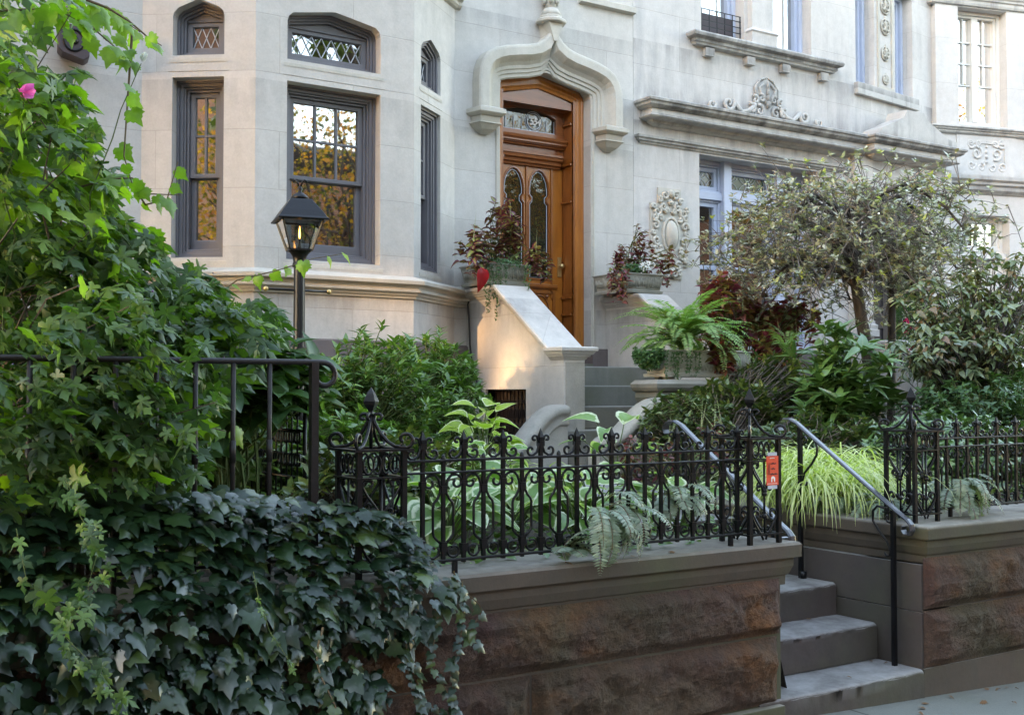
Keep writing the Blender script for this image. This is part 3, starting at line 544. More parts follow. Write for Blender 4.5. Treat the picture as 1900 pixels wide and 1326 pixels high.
# ---------------- stoop
def cheek(x0, x1, parent, yb=9.04, ya=8.16, yf=7.99, zt=2.47, zl=1.86, zb=.7, open_=None, mat='limestone_trim'):
    m = MB(); f = Fr(x0, YF, R(-90)); f = lambda u, v, w: (x0 + w, YF - u, v)
    ol = [(0, zb), (YF - yf, zb), (YF - yf, zl), (YF - ya, zl), (YF - yb, zt), (0, zt)]
    hs = [open_] if open_ else []
    m.plate(ol, hs, 0, (.03 if open_ else x1 - x0), f)
    if open_: m.plate(ol, [], x1 - x0 - .05, x1 - x0, f); m.box((x0 + .005, yf + .004, zb), (x1 - .005, yf + .035, zl)); m.box((x0 + .03, yf, 1.70), (x1 - .05, YF, 1.73))
    m.build('cheek_wall', mat, parent)
    # coping: a moulded cap that follows level, slope, level
    c = MB(); pth = [(0, zt), (YF - yb, zt), (YF - ya, zl), (YF - yf + .0, zl)]
    pr = [(0, .0), (0, .02), (.012, .03), (.02, .045), (.035, .05), (.04, .065), (.055, .07), (.07, .095), (.085, .10), (.088, .125), (.075, .135)]
    def capseg(side):
        X = x0 if side < 0 else x1
        return X
    full = [(-.002 - o, h) for o, h in pr] + [((x1 - x0) + .002 + o, h) for o, h in pr[::-1]]
    rows = []
    n = len(pth)
    for i in range(n):
        u, v = pth[i]
        ds = []
        if i: ds.append((Vector(pth[i]) - Vector(pth[i - 1])).normalized())
        if i < n - 1: ds.append((Vector(pth[i + 1]) - Vector(pth[i])).normalized())
        nn = sum([Vector((-d.y, d.x)) for d in ds], Vector((0, 0))); nn.normalize(); k = 1 / max(.5, nn.dot(Vector((-ds[0].y, ds[0].x))))
        rows.append([(x0 + o, YF - (u + nn.x * h * k), v + nn.y * h * k) for o, h in full])
    # front end returns along the pier: extrude forward in steps of the profile
    k = len(full)
    vs = [q for r in rows for q in r]; fs = []
    for i in range(n - 1):
        for j in range(k - 1): fs.append((i * k + j, (i + 1) * k + j, (i + 1) * k + j + 1, i * k + j + 1))
        fs.append((i * k + k - 1, (i + 1) * k + k - 1, (i + 1) * k, i * k))
    fs.append(tuple(range(k)))
    c.add(vs, fs)
    loop = [(x0, ya + .03), (x0, yf), (x1, yf), (x1, ya + .03)]
    c.hmould(loop, [(-.02, zl)] + [(o, zl + h) for o, h in pr] + [(-.02, zl + .14)])
    c.add([(x0 - .075, yf - .075, zl + .135), (x1 + .075, yf - .075, zl + .135), (x1 + .075, ya + .06, zl + .137), (x0 - .075, ya + .06, zl + .137)], [(0, 1, 2, 3)])
    return c.build('coping', mat, parent)
stoop = thing('stoop', (6.6, 8.6, .85), 'limestone entrance stoop with mossy risers and sloping cheek walls before the amber door', 'stoop')
XL0, XL1, XR0, XR1 = 5.64, 5.86, 7.36, 7.58
opn = [(YF - 9.30, .95), (YF - 8.585, .95), (YF - 8.585, 1.63), (YF - 9.30, 1.63)]
cheek(XL0, XL1, stoop, open_=opn, mat='limestone'); cheek(XR0, XR1, stoop, mat='limestone')
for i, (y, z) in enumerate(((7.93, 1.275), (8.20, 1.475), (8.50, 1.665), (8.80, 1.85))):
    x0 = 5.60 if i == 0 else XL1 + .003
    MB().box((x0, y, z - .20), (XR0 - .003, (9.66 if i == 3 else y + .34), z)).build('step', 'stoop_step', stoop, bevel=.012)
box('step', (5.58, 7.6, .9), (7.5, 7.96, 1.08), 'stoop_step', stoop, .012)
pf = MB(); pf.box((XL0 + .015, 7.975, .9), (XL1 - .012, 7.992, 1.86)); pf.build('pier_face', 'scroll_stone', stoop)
# curled wing walls
def scroll_wall(p0, dr, L, ztop, zbot, parent):
    d = Vector((dr[0], dr[1], 0)).normalized(); nn = Vector((-d.y, d.x, 0))
    def prof(s): t_ = s / L; return zbot + (ztop - zbot) * (.5 + .5 * math.cos(math.pi * min(1, max(0, (t_ - .10) / .75))))
    S = [L * i / 24 for i in range(25)]; pts = [(s, prof(s)) for s in S] + [(L, .7), (0, .7)]
    m = MB(); f = lambda u, v, w: (p0[0] + d.x * u + nn.x * w, p0[1] + d.y * u + nn.y * w, v)
    m.plate(pts, [], -.07, .07, f); o = m.build('wing_wall', 'scroll_stone', parent)
    c = MB(); prf = [(-.07, -.11), (-.085, -.105), (-.092, -.085), (-.082, -.06), (-.085, -.045), (-.09, -.02), (-.105, -.015), (-.115, .02), (-.10, .05), (-.06, .065), (0, .07), (.06, .065), (.10, .05), (.115, .02), (.105, -.015), (.09, -.02), (.085, -.045), (.082, -.06), (.092, -.085), (.085, -.105), (.07, -.11)]
    vs = []; k = len(prf)
    for i, s in enumerate(S):
        e = 1e-3; g = (prof(s + e) - prof(s - e)) / (2 * e); nz = Vector((-g, 1)).normalized(); t_ = max(0, min(1, (L - s) / .10)) ** .5 if s > L - .1 else 1
        for o_, h in prf: vs.append(f(s + nz.x * h, prof(s) + nz.y * h * max(.15, t_), o_ * max(.3, t_)))
    fs = [(i * k + j, (i + 1) * k + j, (i + 1) * k + j + 1, i * k + j + 1) for i in range(24) for j in range(k - 1)] + [tuple(range(k)), tuple(range(24 * k, 25 * k))]
    c.add(vs, fs, True); c.build('rolled_coping', 'scroll_stone', parent)
scroll_wall((5.56, 7.90), (-1, -.08), .74, 1.43, 1.08, stoop)
scroll_wall((6.12, 7.25), (-1, -.08), .76, 1.49, 1.19, stoop)
# basement grille inside the cheek opening
gr = MB(); gx = XL0 + .11
for z in (1.50, 1.52): gr.box((gx - .012, 8.6, z), (gx + .012, 9.29, z + .012))
for k in range(11):
    y = 8.63 + k * .064; gr.tube([(gx, y, .95), (gx, y, 1.62)], .008, 4)
    for sg in (-1, 1): gr.tube([(gx, y + sg * (.008 + .018 * math.sin(a)), 1.40 - .05 * math.cos(a)) for a in np.linspace(0, math.pi, 7)], .006, 4); gr.tube([(gx, y + sg * .026 * math.sin(a), 1.25 - .07 * math.cos(a)) for a in np.linspace(0, math.pi, 7)], .006, 4)
gr.build('basement_grille', 'old_iron', stoop)
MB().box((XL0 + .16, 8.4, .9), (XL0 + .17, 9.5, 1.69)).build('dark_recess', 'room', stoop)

# pedestal wall with a cap for the big planter
ped = thing('garden_pedestal', (6.5, 7.5, .85), 'low stone pedestal wall with a moulded cap under the long fern planter', 'pedestal')
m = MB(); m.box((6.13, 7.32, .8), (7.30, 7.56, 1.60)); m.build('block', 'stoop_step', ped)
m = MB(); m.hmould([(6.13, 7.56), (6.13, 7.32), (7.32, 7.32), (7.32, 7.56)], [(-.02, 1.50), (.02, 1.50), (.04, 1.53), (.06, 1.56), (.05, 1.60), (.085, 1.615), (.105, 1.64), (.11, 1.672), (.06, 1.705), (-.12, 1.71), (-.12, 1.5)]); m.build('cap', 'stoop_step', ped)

# ================================================================ blue-framed neighbour
nb = thing('blue_window_house', (10, 9.65, .85), 'pale stone house with blue window frames, long stained cornice and carved relief', 'house')
YC = YF
def HZ(px, py, Y): return P(px, py, Y=Y)
NX0, NX1 = 7.742, 11.2
wx0, wx1, wz1 = 8.69, 10.62, 4.30
m = MB()
m.plate(rect(NX0, BZ, NX1, 7.0), [rect(wx0, 2.12, wx1, wz1), rect(8.73, 5.68, 9.40, 6.9), rect(9.85, 5.68, 10.52, 6.9)], 0, .34, fac)
fn2 = Fr(11.2, YF, R(7)); m.plate(rect(0, 4.85, 2.0, 7.0), [rect(.14, 5.52, .56, 6.9), rect(1.04, 5.52, 1.46, 6.9)], 0, .3, fn2)
m.build('wall', 'pale_stone', nb)
m = MB(); m.box((7.742, YF - .03, .7), (NX1, YF + .3, BZ)); m.build('base_course', 'brown_base', nb)
cp = [(-.02, 4.52), (.04, 4.53), (.06, 4.545), (.09, 4.55), (.11, 4.575), (.20, 4.585), (.215, 4.60), (.20, 4.605), (.19, 4.62), (.18, 4.68), (.22, 4.69), (.25, 4.71), (.26, 4.735), (.28, 4.745), (.285, 4.77), (.27, 4.78), (-.02, 4.80)]
m = MB(); m.hmould([(8.03, YF + .02), (8.03, YF), (11.95, YF)], cp); m.build('cornice', 'pale_trim', nb, bevel=.003)
m = MB(); m.hmould([(7.83, YF + .02), (7.83, YF), (11.2, YF)], [(-.02, 4.32), (.02, 4.325), (.03, 4.345), (.05, 4.35), (.055, 4.37), (.075, 4.38), (.08, 4.405), (-.02, 4.42)]); m.build('string_course', 'pale_trim', nb, bevel=.003)
# ground-floor triple window in blue frames with stained top lights
bw = MB(); D0 = .22
us = [(wx0, 9.22), (9.34, 10.08), (10.20, wx1)]
bw.box((9.22, 2.12, D0 - .06), (9.34, wz1, D0 + .14), fac); bw.box((10.08, 2.12, D0 - .06), (10.20, wz1, D0 + .14), fac); bw.box((wx0, 3.84, D0 - .02), (wx1, 3.93, D0 + .14), fac); bw.box((wx0, 4.25, D0), (wx1, wz1, D0 + .14), fac); bw.box((wx0, 2.08, D0 - .1), (wx1, 2.2, D0 + .14), fac)
bwin = bw.build('window', 'blue_paint', nb, bevel=.006)
for a, b in us:
    for z0, z1, g in ((2.2, 3.84, 'dark_glass'), (3.93, 4.25, 'stained_glass')):
        q = MB(); i1 = ring(q, fac, rect(a, z0, b, z1), .025, D0 + .015, D0 + .12); i2 = ring(q, fac, i1, .05, D0 + .04, D0 + .12); (i2a, i2b) = (i2[0], i2[2])
        if z0 < 3: q.box((i2a[0], 3.03, D0 + .035), (i2b[0], 3.08, D0 + .09), fac)
        q.build('sash', 'blue_paint', bwin, bevel=.005)
        MB().add([fac(i2a[0], i2a[1], D0 + .075), fac(i2b[0], i2a[1], D0 + .075), fac(i2b[0], i2b[1], D0 + .075), fac(i2a[0], i2b[1], D0 + .075)], [(0, 1, 2, 3)]).build('pane', g, bwin)
        if z0 > 3:
            l = MB(); cu, cv_ = (i2a[0] + i2b[0]) / 2, (i2a[1] + i2b[1]) / 2; n = max(1, round((b - a) / .34))
            for k in range(n):
                cc = i2a[0] + (i2b[0] - i2a[0]) * (k + .5) / n; r = min(.13, (i2b[0] - i2a[0]) / n / 2)
                l.tube([fac(cc + r * math.cos(t_), cv_ + r * math.sin(t_), D0 + .068) for t_ in np.linspace(0, 2 * math.pi, 20, endpoint=False)], .004, 4, True)
                for sx in (-1, 1):
                    for sz in (-1, 1): l.tube([fac(cc + sx * r + r * math.cos(t_), cv_ + sz * r + r * math.sin(t_), D0 + .067) for t_ in np.linspace(0, 2 * math.pi, 20, endpoint=False) if abs(sx * r + r * math.cos(t_)) <= r * 1.01 and abs(sz * r + r * math.sin(t_)) <= .13], .003, 4)
            l.build('lead_lines', 'lead', bwin)
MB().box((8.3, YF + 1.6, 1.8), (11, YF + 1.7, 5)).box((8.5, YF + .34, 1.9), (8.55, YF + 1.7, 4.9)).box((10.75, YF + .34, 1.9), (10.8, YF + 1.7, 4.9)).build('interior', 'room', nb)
# upper windows
def blue_sash(fr, u0, v0, u1, v1, gl='window_glass'):
    q = MB(); i1 = ring(q, fr, rect(u0, v0, u1, v1), .05, .14, .30); i2 = ring(q, fr, i1, .045, .18, .30); wn = q.build('window', 'blue_paint', nb, bevel=.005); a, b = i2[0], i2[2]
    MB().add([fr(a[0], a[1], .24), fr(b[0], a[1], .24), fr(b[0], b[1], .24), fr(a[0], b[1], .24)], [(0, 1, 2, 3)]).build('pane', gl, wn)
    cm = MB(); N = 15
    vs = [fr(a[0] + (b[0] - a[0]) * k / (N - 1), z, .36 + .012 * (k % 2)) for z in (a[1], b[1]) for k in range(N)]; cm.add(vs, [(k, k + 1, N + k + 1, N + k) for k in range(N - 1)]); cm.build('curtain', 'curtain', wn)
    return wn
w_a = blue_sash(fac, 8.73, 5.68, 9.40, 6.9); w_b = blue_sash(fac, 9.85, 5.68, 10.52, 6.9); w_c = blue_sash(fn2, .14, 5.52, .56, 6.9, 'bright_glass'); w_d = blue_sash(fn2, 1.04, 5.52, 1.46, 6.9, 'bright_glass')
g = MB()
for k in range(6): g.tube([(8.78 + k * .12, YF + .05, 5.72), (8.78 + k * .12, YF + .05, 6.0)], .006, 4)
for z in (5.73, 5.80, 5.87, 5.94, 6.0): g.tube([(8.76, YF + .05, z), (9.39, YF + .05, z)], .006, 4)
g.build('window_guard', 'iron', w_a); MB().box((8.79, YF + .10, 5.70), (9.30, YF + .13, 5.96)).build('air_vent_panel', 'speaker_brown', w_a)
m = MB(); m.box((9.46, YF - .07, 5.86), (9.80, YF + .02, 6.9)); m.hmould([(9.46, YF + .02), (9.46, YF - .07), (9.80, YF - .07), (9.80, YF + .02)], [(-.01, 5.66), (.03, 5.66), (.035, 5.80), (.05, 5.82), (.02, 5.86), (-.01, 5.87)]); m.build('window_pier', 'pale_stone', nb)
m = MB(); m.hmould([(8.66, YF + .02), (8.66, YF), (10.78, YF), (10.78, YF + .02)], [(-.02, 5.52), (.07, 5.53), (.08, 5.55), (.10, 5.56), (.10, 5.59), (.15, 5.61), (.16, 5.64), (.15, 5.66), (-.02, 5.68)])
m.build('window_sill', 'pale_trim', nb, bevel=.003)
for x in (8.74, 9.38, 9.96, 10.62): MB().box((x, YF - .07, 5.42), (x + .13, YF + .02, 5.515)).build('sill_bracket', 'pale_trim', nb, bevel=.003)
m = MB(); m.box((.10, 5.36, -.06), (1.52, 5.51, .02), fn2); m.build('window_sill', 'pale_trim', nb, bevel=.006)
# carved work: scrolls and bosses standing out of the stone
def spiral(c, r, turns, sgn=1, a0=0, tail=None, n=26):
    pts = [(c[0] + sgn * r * (1 - .82 * t_) * math.cos(a0 + turns * 2 * math.pi * t_), c[1] + r * (1 - .82 * t_) * math.sin(a0 + turns * 2 * math.pi * t_)) for t_ in np.linspace(0, 1, n)]
    return (tail or []) + pts
def relief(mb, fr, pts, r, w=-.01, taper=True):
    n = len(pts); rr = [r * (1 - .45 * i / n) for i in range(n)] if taper else r; mb.tube([fr(u, v, w) for u, v in pts], rr, 6)
m = MB()   # crest over the cornice
cc = 9.74; zc = 4.86
for sg in (-1, 1):
    relief(m, fac, spiral((cc + sg * .62, zc + .07), .085, 1.3, sg, 2.6, [(cc + sg * .20, zc + .12), (cc + sg * .30, zc + .03), (cc + sg * .42, zc - .0)]), .028, -.03)
    relief(m, fac, spiral((cc + sg * .88, zc + .03), .06, 1.2, sg, 2.6), .022, -.03)
    for a, b, r in ((.13, .05, .07), (.26, .06, .06), (.20, .17, .05), (.10, .20, .05)): relief(m, fac, spiral((cc + sg * a, zc + b), r, 1.1, sg, 1), .022, -.035)
    relief(m, fac, [(cc + sg * .02, zc + .14), (cc + sg * .10, zc + .25), (cc + sg * .13, zc + .33), (cc + sg * .06, zc + .38)], .024, -.03)
    relief(m, fac, [(cc + sg * .17, zc + .20), (cc + sg * .19, zc + .33), (cc + sg * .10, zc + .43), (cc, zc + .46)], .018, -.02)
for k in range(4): m.lathe([(.028 - .005 * k, 0), (.035 - .006 * k, .05), (.01, .1)], (cc, YF - .04, zc + .10 + k * .07), 8)
m.plate([(cc - .19, zc - .02), (cc + .19, zc - .02), (cc + .17, zc + .34), (cc, zc + .46), (cc - .17, zc + .34)], [], -.02, .01, fac)
m.build('crest_relief', 'pale_trim', nb)
m = MB()   # cartouche
x0_, x1_, y0_, y1_ = 7.96, 8.50, 2.86, 3.86; cc = 8.235
m.plate([(x0_, 3.0), (x0_ + .12, 3.0), (x0_ + .12, 2.86), (8.41, 2.86), (8.41, 3.0), (x1_, 3.0), (x1_, 3.66), (8.40, 3.66), (8.40, 3.86), (8.07, 3.86), (8.07, 3.68), (x0_, 3.68)], [], -.02, .01, fac)
m.ball((cc + .01, YF - .01, 3.34), (.092, .17), 12)
m.tube([fac(cc + .01 + .112 * math.cos(a), 3.34 + .19 * math.sin(a), -.025) for a in np.linspace(0, 2 * math.pi, 28, endpoint=False)], .02, 6, True)
for sg in (-1, 1):
    for a, b, r in ((.19, .25, .055), (.21, .10, .05), (.20, -.07, .055), (.17, -.24, .06), (.10, .31, .05), (.08, .44, .05), (.10, -.34, .05), (.06, -.42, .05), (.215, -.17, .035), (.22, .19, .035), (.14, .18, .03), (.145, -.16, .03), (.24, .02, .03), (.05, .27, .03), (.05, -.26, .03), (.15, .38, .03), (.13, -.42, .03), (.235, .30, .03), (.225, -.27, .035)):
        relief(m, fac, spiral((cc + sg * a, 3.34 + b), r, 1.25, sg, random.uniform(0, 6)), .021, -.032)
for a, b, r in ((0, .46, .045), (0, .36, .035), (0, -.30, .04), (0, -.42, .045)): m.ball((cc + a, YF - .03, 3.34 + b), r, 7)
m.build('cartouche_relief', 'limestone_trim', nb)
# relief panel between the small upper windows
m = MB(); m.plate(rect(.62, 5.52, .98, 6.9), [rect(.66, 5.56, .94, 6.86)], -.02, .02, fn2)
for z, r in ((5.66, .06), (6.0, .09), (6.35, .10), (6.62, .1)):
    for sg in (-1, 1): relief(m, fn2, spiral((.80 + sg * r * .55, z), r * .62, 1.3, sg, 2), .018, -.012)
    relief(m, fn2, [(.80, z - r), (.80, z + r * 1.3)], .016, -.012)
    m.tube([fn2(.80 + r * math.cos(a), z + r * math.sin(a), -.012) for a in np.linspace(0, 2 * math.pi, 18, endpoint=False)], .012, 5, True)
m.build('foliate_panel', 'limestone_trim', nb)
# entrance porch with its own cornice and stepped blocking course
PY = YF - .12
m = MB(); m.hmould([(11.48, YF), (11.48, PY), (12.72, PY), (12.72, YF)], cp); m.build('porch_cornice', 'pale_trim', nb, bevel=.003)
fp = Fr(0, PY - .2)
a = [fp.u(1600, 258), fp.u(1637, 237), (0, 0), fp.u(1645, 228), fp.u(1680, 235), fp.u(1690, 250), fp.u(1728, 272), fp.u(1742, 292)]
m = MB(); m.plate([(11.33, 4.79), (12.85, 4.79), (12.85, 4.86), (12.70, 4.88), (12.25, 5.08), (12.2, 5.16), (11.86, 5.16), (11.82, 5.06), (11.40, 4.88)], [], -.02, .28, fp); m.build('blocking_course', 'pale_trim', nb)
m = MB(); fpor = Fr(0, PY)
m.box((11.15, 2.0, 0), (11.47, 4.55, .3), fpor); m.box((12.38, 2.0, 0), (13.04, 4.55, .3), fpor); m.box((11.4, 3.98, .02), (12.6, 4.53, .3), fpor)
m.hmould([(11.18, PY + .02), (11.18, PY), (11.44, PY), (11.44, PY + .1)], [(0, 2.30), (.06, 2.30), (.06, 2.38), (.045, 2.39), (.05, 2.44), (.025, 2.46), (.025, 2.49), (0, 2.50)]); m.hmould([(12.42, PY + .02), (12.42, PY), (12.75, PY), (12.75, PY + .1)], [(0, 2.30), (.06, 2.30), (.06, 2.38), (.045, 2.39), (.05, 2.44), (.025, 2.46), (.025, 2.49), (0, 2.50)])
m.hmould([(11.18, PY + .02), (11.18, PY), (11.44, PY), (11.44, PY + .1)], [(0, 4.1), (.03, 4.12), (.03, 4.15), (.06, 4.17), (.06, 4.22), (0, 4.22)]); m.build('porch', 'pale_stone', nb)
dd = MB(); dd.box((11.47, 1.9, .55), (12.4, 3.98, .6), fpor)
for z0, z1 in ((2.0, 2.5), (2.58, 3.1), (3.18, 3.9)):
    for x in (11.55, 11.98): dd.plate(rect(x, z0, x + .36, z1), [rect(x + .05, z0 + .05, x + .31, z1 - .05)], .53, .56, fpor)
dd.build('door', 'dark_door', nb)
box('entry_floor', (11.15, 8.7, .8), (12.9, YF + .6, 2.0), 'pale_stone', nb)
st2 = thing('neighbour_stoop', (11.6, 8.4, .85), 'pale stone stoop cheek with a sloping coping behind the rhododendrons', 'stoop')
cheek(11.36, 11.62, st2, yb=9.1, ya=8.0, yf=7.8, zt=2.10, zl=1.45, mat='pale_stone'); cheek(13.0, 13.25, st2, yb=9.1, ya=8.0, yf=7.8, zt=2.10, zl=1.45, mat='pale_stone')
for i in range(5): MB().box((11.63, 7.7 + i * .28, .8), (12.99, 8.9, 1.1 + i * .2)).build('step', 'stoop_step', st2, bevel=.01)

# ================================================================ bow-fronted house at the far right
far = thing('bow_front_house', (14, 9.6, .85), 'pale bow-fronted stone house with white casements at the right edge of the terrace', 'house')
# bow: three facets
f0 = Fr(13.1, 9.80, R(-16)); 
up = lambda px, py, w=0: f0.u(px, py, w)
uw0, uw1 = up(1778, 100)[0], up(1868, 100)[0]
zw0, zw1 = up(1800, 232)[1], up(1800, 15)[1]
lu0, lu1 = up(1785, 420)[0], up(1873, 420)[0]; lz1 = up(1800, 398)[1]; FW = 3.2
m = MB(); m.plate(rect(0, .8, FW, 7.5), [rect(uw0, zw0, uw1, zw1), rect(lu0, 2.0, lu1, lz1)], 0, .3, f0); m.build('wall', 'far_stone', far)
def casement(fr, u0, v0, u1, v1, dep, cols, rows_h, gl, bars_v):
    q = MB(); i1 = ring(q, fr, rect(u0, v0, u1, v1), .05, dep, dep + .14); i2 = ring(q, fr, i1, .035, dep + .03, dep + .14); um = (u0 + u1) / 2; a, b = i2[0], i2[2]
    if cols == 2: q.box((um - .05, a[1], dep + .02), (um + .05, b[1], dep + .12), fr)
    wn = q.build('window', 'white_paint', far, bevel=.004)
    MB().add([fr(a[0], a[1], dep + .09), fr(b[0], a[1], dep + .09), fr(b[0], b[1], dep + .09), fr(a[0], b[1], dep + .09)], [(0, 1, 2, 3)]).build('pane', gl, wn)
    g = MB()
    for u in bars_v: g.box((a[0] + (b[0] - a[0]) * u - .01, rows_h[-1] if cols == 2 else a[1], dep + .06), (a[0] + (b[0] - a[0]) * u + .01, b[1], dep + .085), fr)
    for v in rows_h: g.box((a[0], v - .01, dep + .062), (b[0], v + .01, dep + .083), fr)
    g.build('glazing_bars', 'white_paint', wn); return wn
casement(f0, uw0, zw0, uw1, zw1, .14, 2, [zw1 - .42, zw1 - .72, zw1 - 1.02], 'bright_glass', (.24, .76))
lt = up(1800, 452, .1)[1]
casement(f0, lu0, lt - .1, lu1, lz1, .14, 1, [lt + (lz1 - lt) * .42], 'dark_glass', (.25, .5, .75))
m = MB(); m.box((lu0, 2.0, .14), (lu0 + .1, lt - .1, .28), f0); m.box((lu1 - .12, 2.0, .14), (lu1, lt - .1, .28), f0); m.box((lu0, lt - .2, .08), (lu1, lt - .12, .28), f0); m.box((lu0 + .1, 2, .2), (lu0 + .25, lt - .2, .25), f0); m.box((lu1 - .3, 2, .2), (lu1 - .1, lt - .2, .25), f0); m.box((lu0 + .1, lt - .32, .2), (lu1 - .1, lt - .2, .25), f0); dr = m.build('door', 'white_paint', far)
MB().box((lu0 + .2, 2, .26), (lu1 - .2, lt - .3, .27), f0).build('door_pane', 'dark_glass', dr)
for nm, pya, pyb, pr_ in (('sill_moulding', 252, 236, .10), ('string_course', 362, 325, .14), ('upper_cornice', 15, -12, .08)):
    za, zb = up(1800, pya)[1], up(1800, pyb)[1]; h = zb - za
    m = MB(); aa, bb = f0(-.05, 0, 0), f0(FW, 0, 0); m.hmould([(aa[0], aa[1] + .1), (aa[0], aa[1]), (bb[0], bb[1])], [(-.02, za), (.03, za + .1 * h), (pr_ * .5, za + .25 * h), (pr_ * .5, za + .42 * h), (pr_ * .75, za + .5 * h), (pr_ * .75, za + .62 * h), (pr_, za + .72 * h), (pr_, za + .9 * h), (-.02, zb)]); m.build(nm, 'pale_trim', far, bevel=.003)
u0, z1 = up(1797, 265); u1, z0 = up(1863, 314); m = MB(); m.plate(rect(u0 - .2, z0 - .2, u1 + .2, z1 + .22), [rect(u0, z0, u1, z1)], -.015, .01, f0)
um = (u0 + u1) / 2
for sg in (-1, 1):
    for a, b, r in ((.17, .07, .09), (.27, .20, .07), (.27, -.10, .07), (.10, -.12, .06), (.14, .2, .05)): relief(m, f0, spiral((um + sg * a * .95, (z0 + z1) / 2 + b - .04), r, 1.3, sg, random.uniform(0, 6)), .02, -.005)
for k in range(5): m.ball(f0(um, z0 + .08 + k * .07, -.003), .03 - .003 * k, 6)
m.build('foliate_panel', 'far_stone', far)
MB().box((lu0 - .3, 1.8, 1.4), (lu1 + .5, 7.4, 1.45), f0).build('interior', 'room', far)

# ================================================================ retaining walls, coping, front steps
def coping(name_parent, path, z=.885):
    pr = [(-.06, z - .205), (-.006, z - .205), (-.004, z - .16), (.006, z - .155), (.022, z - .115), (.024, z - .075), (.05, z - .07), (.052, z - .012), (.042, z), (-.46, z), (-.46, z - .2)]
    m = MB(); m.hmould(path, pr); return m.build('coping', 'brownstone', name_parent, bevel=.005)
def rock(parent, x0, x1, z0, z1, y, seed, amp=.06, n=None):
    nx = max(8, int((x1 - x0) / .0105)); nz = max(8, int((z1 - z0) / .0105)); vs = []
    for j in range(nz + 1):
        for i in range(nx + 1):
            x = x0 + (x1 - x0) * i / nx; z = z0 + (z1 - z0) * j / nz
            e = min((x - x0) / .07, (x1 - x) / .07, 1) ; e2 = min((z - z0) / .05, (z1 - z) / .06, 1); e = max(0, min(e, e2)); e = e * e * (3 - 2 * e)
            v = Vector((x * 2.2 + seed, z * 3.2, seed * 3))
            h = .55 + .55 * noise.noise(v) + .30 * noise.noise(v * 2.7) + .13 * noise.noise(v * 7) + .10 * noise.noise(v * 17) + .07 * noise.noise(v * 37)
            rid = 1 - abs(noise.noise(Vector((x * 1.5, z * 3.8 + .6 * noise.noise((x * 2, seed, 1)), seed)))) * 2.2
            h += .32 * max(0, rid) ** 2; dd, pp = noise.voronoi(Vector((x * 3.1 + .3 * noise.noise((x * 4, z * 4, 1)), z * 5.0, seed))); h += .9 * min(.5, dd[1] - dd[0]) - .2
            vs.append((x, y - .004 - amp * e * max(.05, h), z))
    m = MB(); m.add(vs, [(j * (nx + 1) + i, j * (nx + 1) + i + 1, (j + 1) * (nx + 1) + i + 1, (j + 1) * (nx + 1) + i) for j in range(nz) for i in range(nx)])
    o = m.build('rock_faced_block', 'rock_face', parent); return o
def worn_slab(x0, x1, y0, y1, z0, z1, r0=.014, seed=0, amp=1.0):
    n = max(4, int((x1 - x0) / .015)); m = MB(); rows = []
    for i in range(n + 1):
        x = x0 + (x1 - x0) * i / n; e_ = min(1, (x - x0) / .03, (x1 - x) / .03); r = r0 + .010 * amp * (1 + noise.noise((x * 5, seed, 0))) + .020 * amp * max(0, noise.noise((x * 11, seed, 4)) - .35) + .012 * (1 - e_); row = []
        dip = -.006 * amp * math.sin(math.pi * (x - x0) / (x1 - x0)) + .0015 * noise.noise((x * 9, seed, 2))
        for z in np.linspace(z0, z1 - r, 9): row.append((x, y0 + .0035 * amp * noise.noise((x * 14, z * 14, seed)) + .002 * amp * noise.noise((x * 45, z * 45, seed)), z))
        for a in np.linspace(.3, 1.57, 5): row.append((x, y0 + r * (1 - math.cos(a)) + .0012 * amp * noise.noise((x * 40, a * 5, seed)), z1 + dip - r + r * math.sin(a)))
        for y in np.linspace(y0 + r + .02, y1, 9): row.append((x, y, z1 + dip * max(0, 1 - (y - y0) / .3) + .0015 * amp * noise.noise((x * 12, y * 12, seed))))
        rows.append(row)
    k = len(rows[0]); m.add([p for r_ in rows for p in r_], [(i * k + j, (i + 1) * k + j, (i + 1) * k + j + 1, i * k + j + 1) for i in range(n) for j in range(k - 1)], True)
    for r_ in (rows[0], rows[-1]): m.add(list(r_) + [(r_[0][0], y1, z0)], [tuple(range(k + 1))])
    return m
lw = thing('retaining_wall', (2.5, YW + .2, 0), 'brownstone retaining wall with rock-faced blocks, ivy spilling over its left end', 'wall')
MB().box((-3, YW, -.4), (4.03, YW + .40, .69)).build('core', 'brownstone', lw)
coping(lw, [(-3, YW), (4.075, YW), (4.075, YW + .46)])
for x0, x1, z0, z1, s in ((2.05, 4.02, .455, .715, 1), (.4, 2.04, .455, .715, 7), (2.6, 4.0, .13, .445, 3), (1.0, 2.59, .13, .445, 9), (-1.2, .99, .13, .445, 12), (-1.2, .39, .455, .715, 14)): rock(lw, x0, x1, z0, z1, YW + .0, s, .065)
MB().box((-3, YW - .05, -.4), (4.01, YW - .001, .125)).build('plinth', 'brownstone', lw, bevel=.006)
rw = thing('retaining_wall', (7, YW + .2, 0), 'rust-stained brownstone retaining wall to the right of the front steps', 'wall')
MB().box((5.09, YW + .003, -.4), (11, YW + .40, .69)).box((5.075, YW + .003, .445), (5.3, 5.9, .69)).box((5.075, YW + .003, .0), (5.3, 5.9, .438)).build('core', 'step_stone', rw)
coping(rw, [(5.115, 6.0), (5.115, YW), (11, YW)], .895)
for x0, x1, z0, z1, s in ((5.085, 7.2, .455, .725, 21), (5.085, 6.9, .15, .448, 23), (7.21, 9.5, .455, .725, 25), (6.91, 9.5, .15, .448, 27)): rock(rw, x0, x1, z0, z1, YW + .003, s, .06)
m = MB(); m.box((5.078, YW - .008, -.4), (11, YW + .04, .146)); m.build('plinth', 'brownstone', rw)
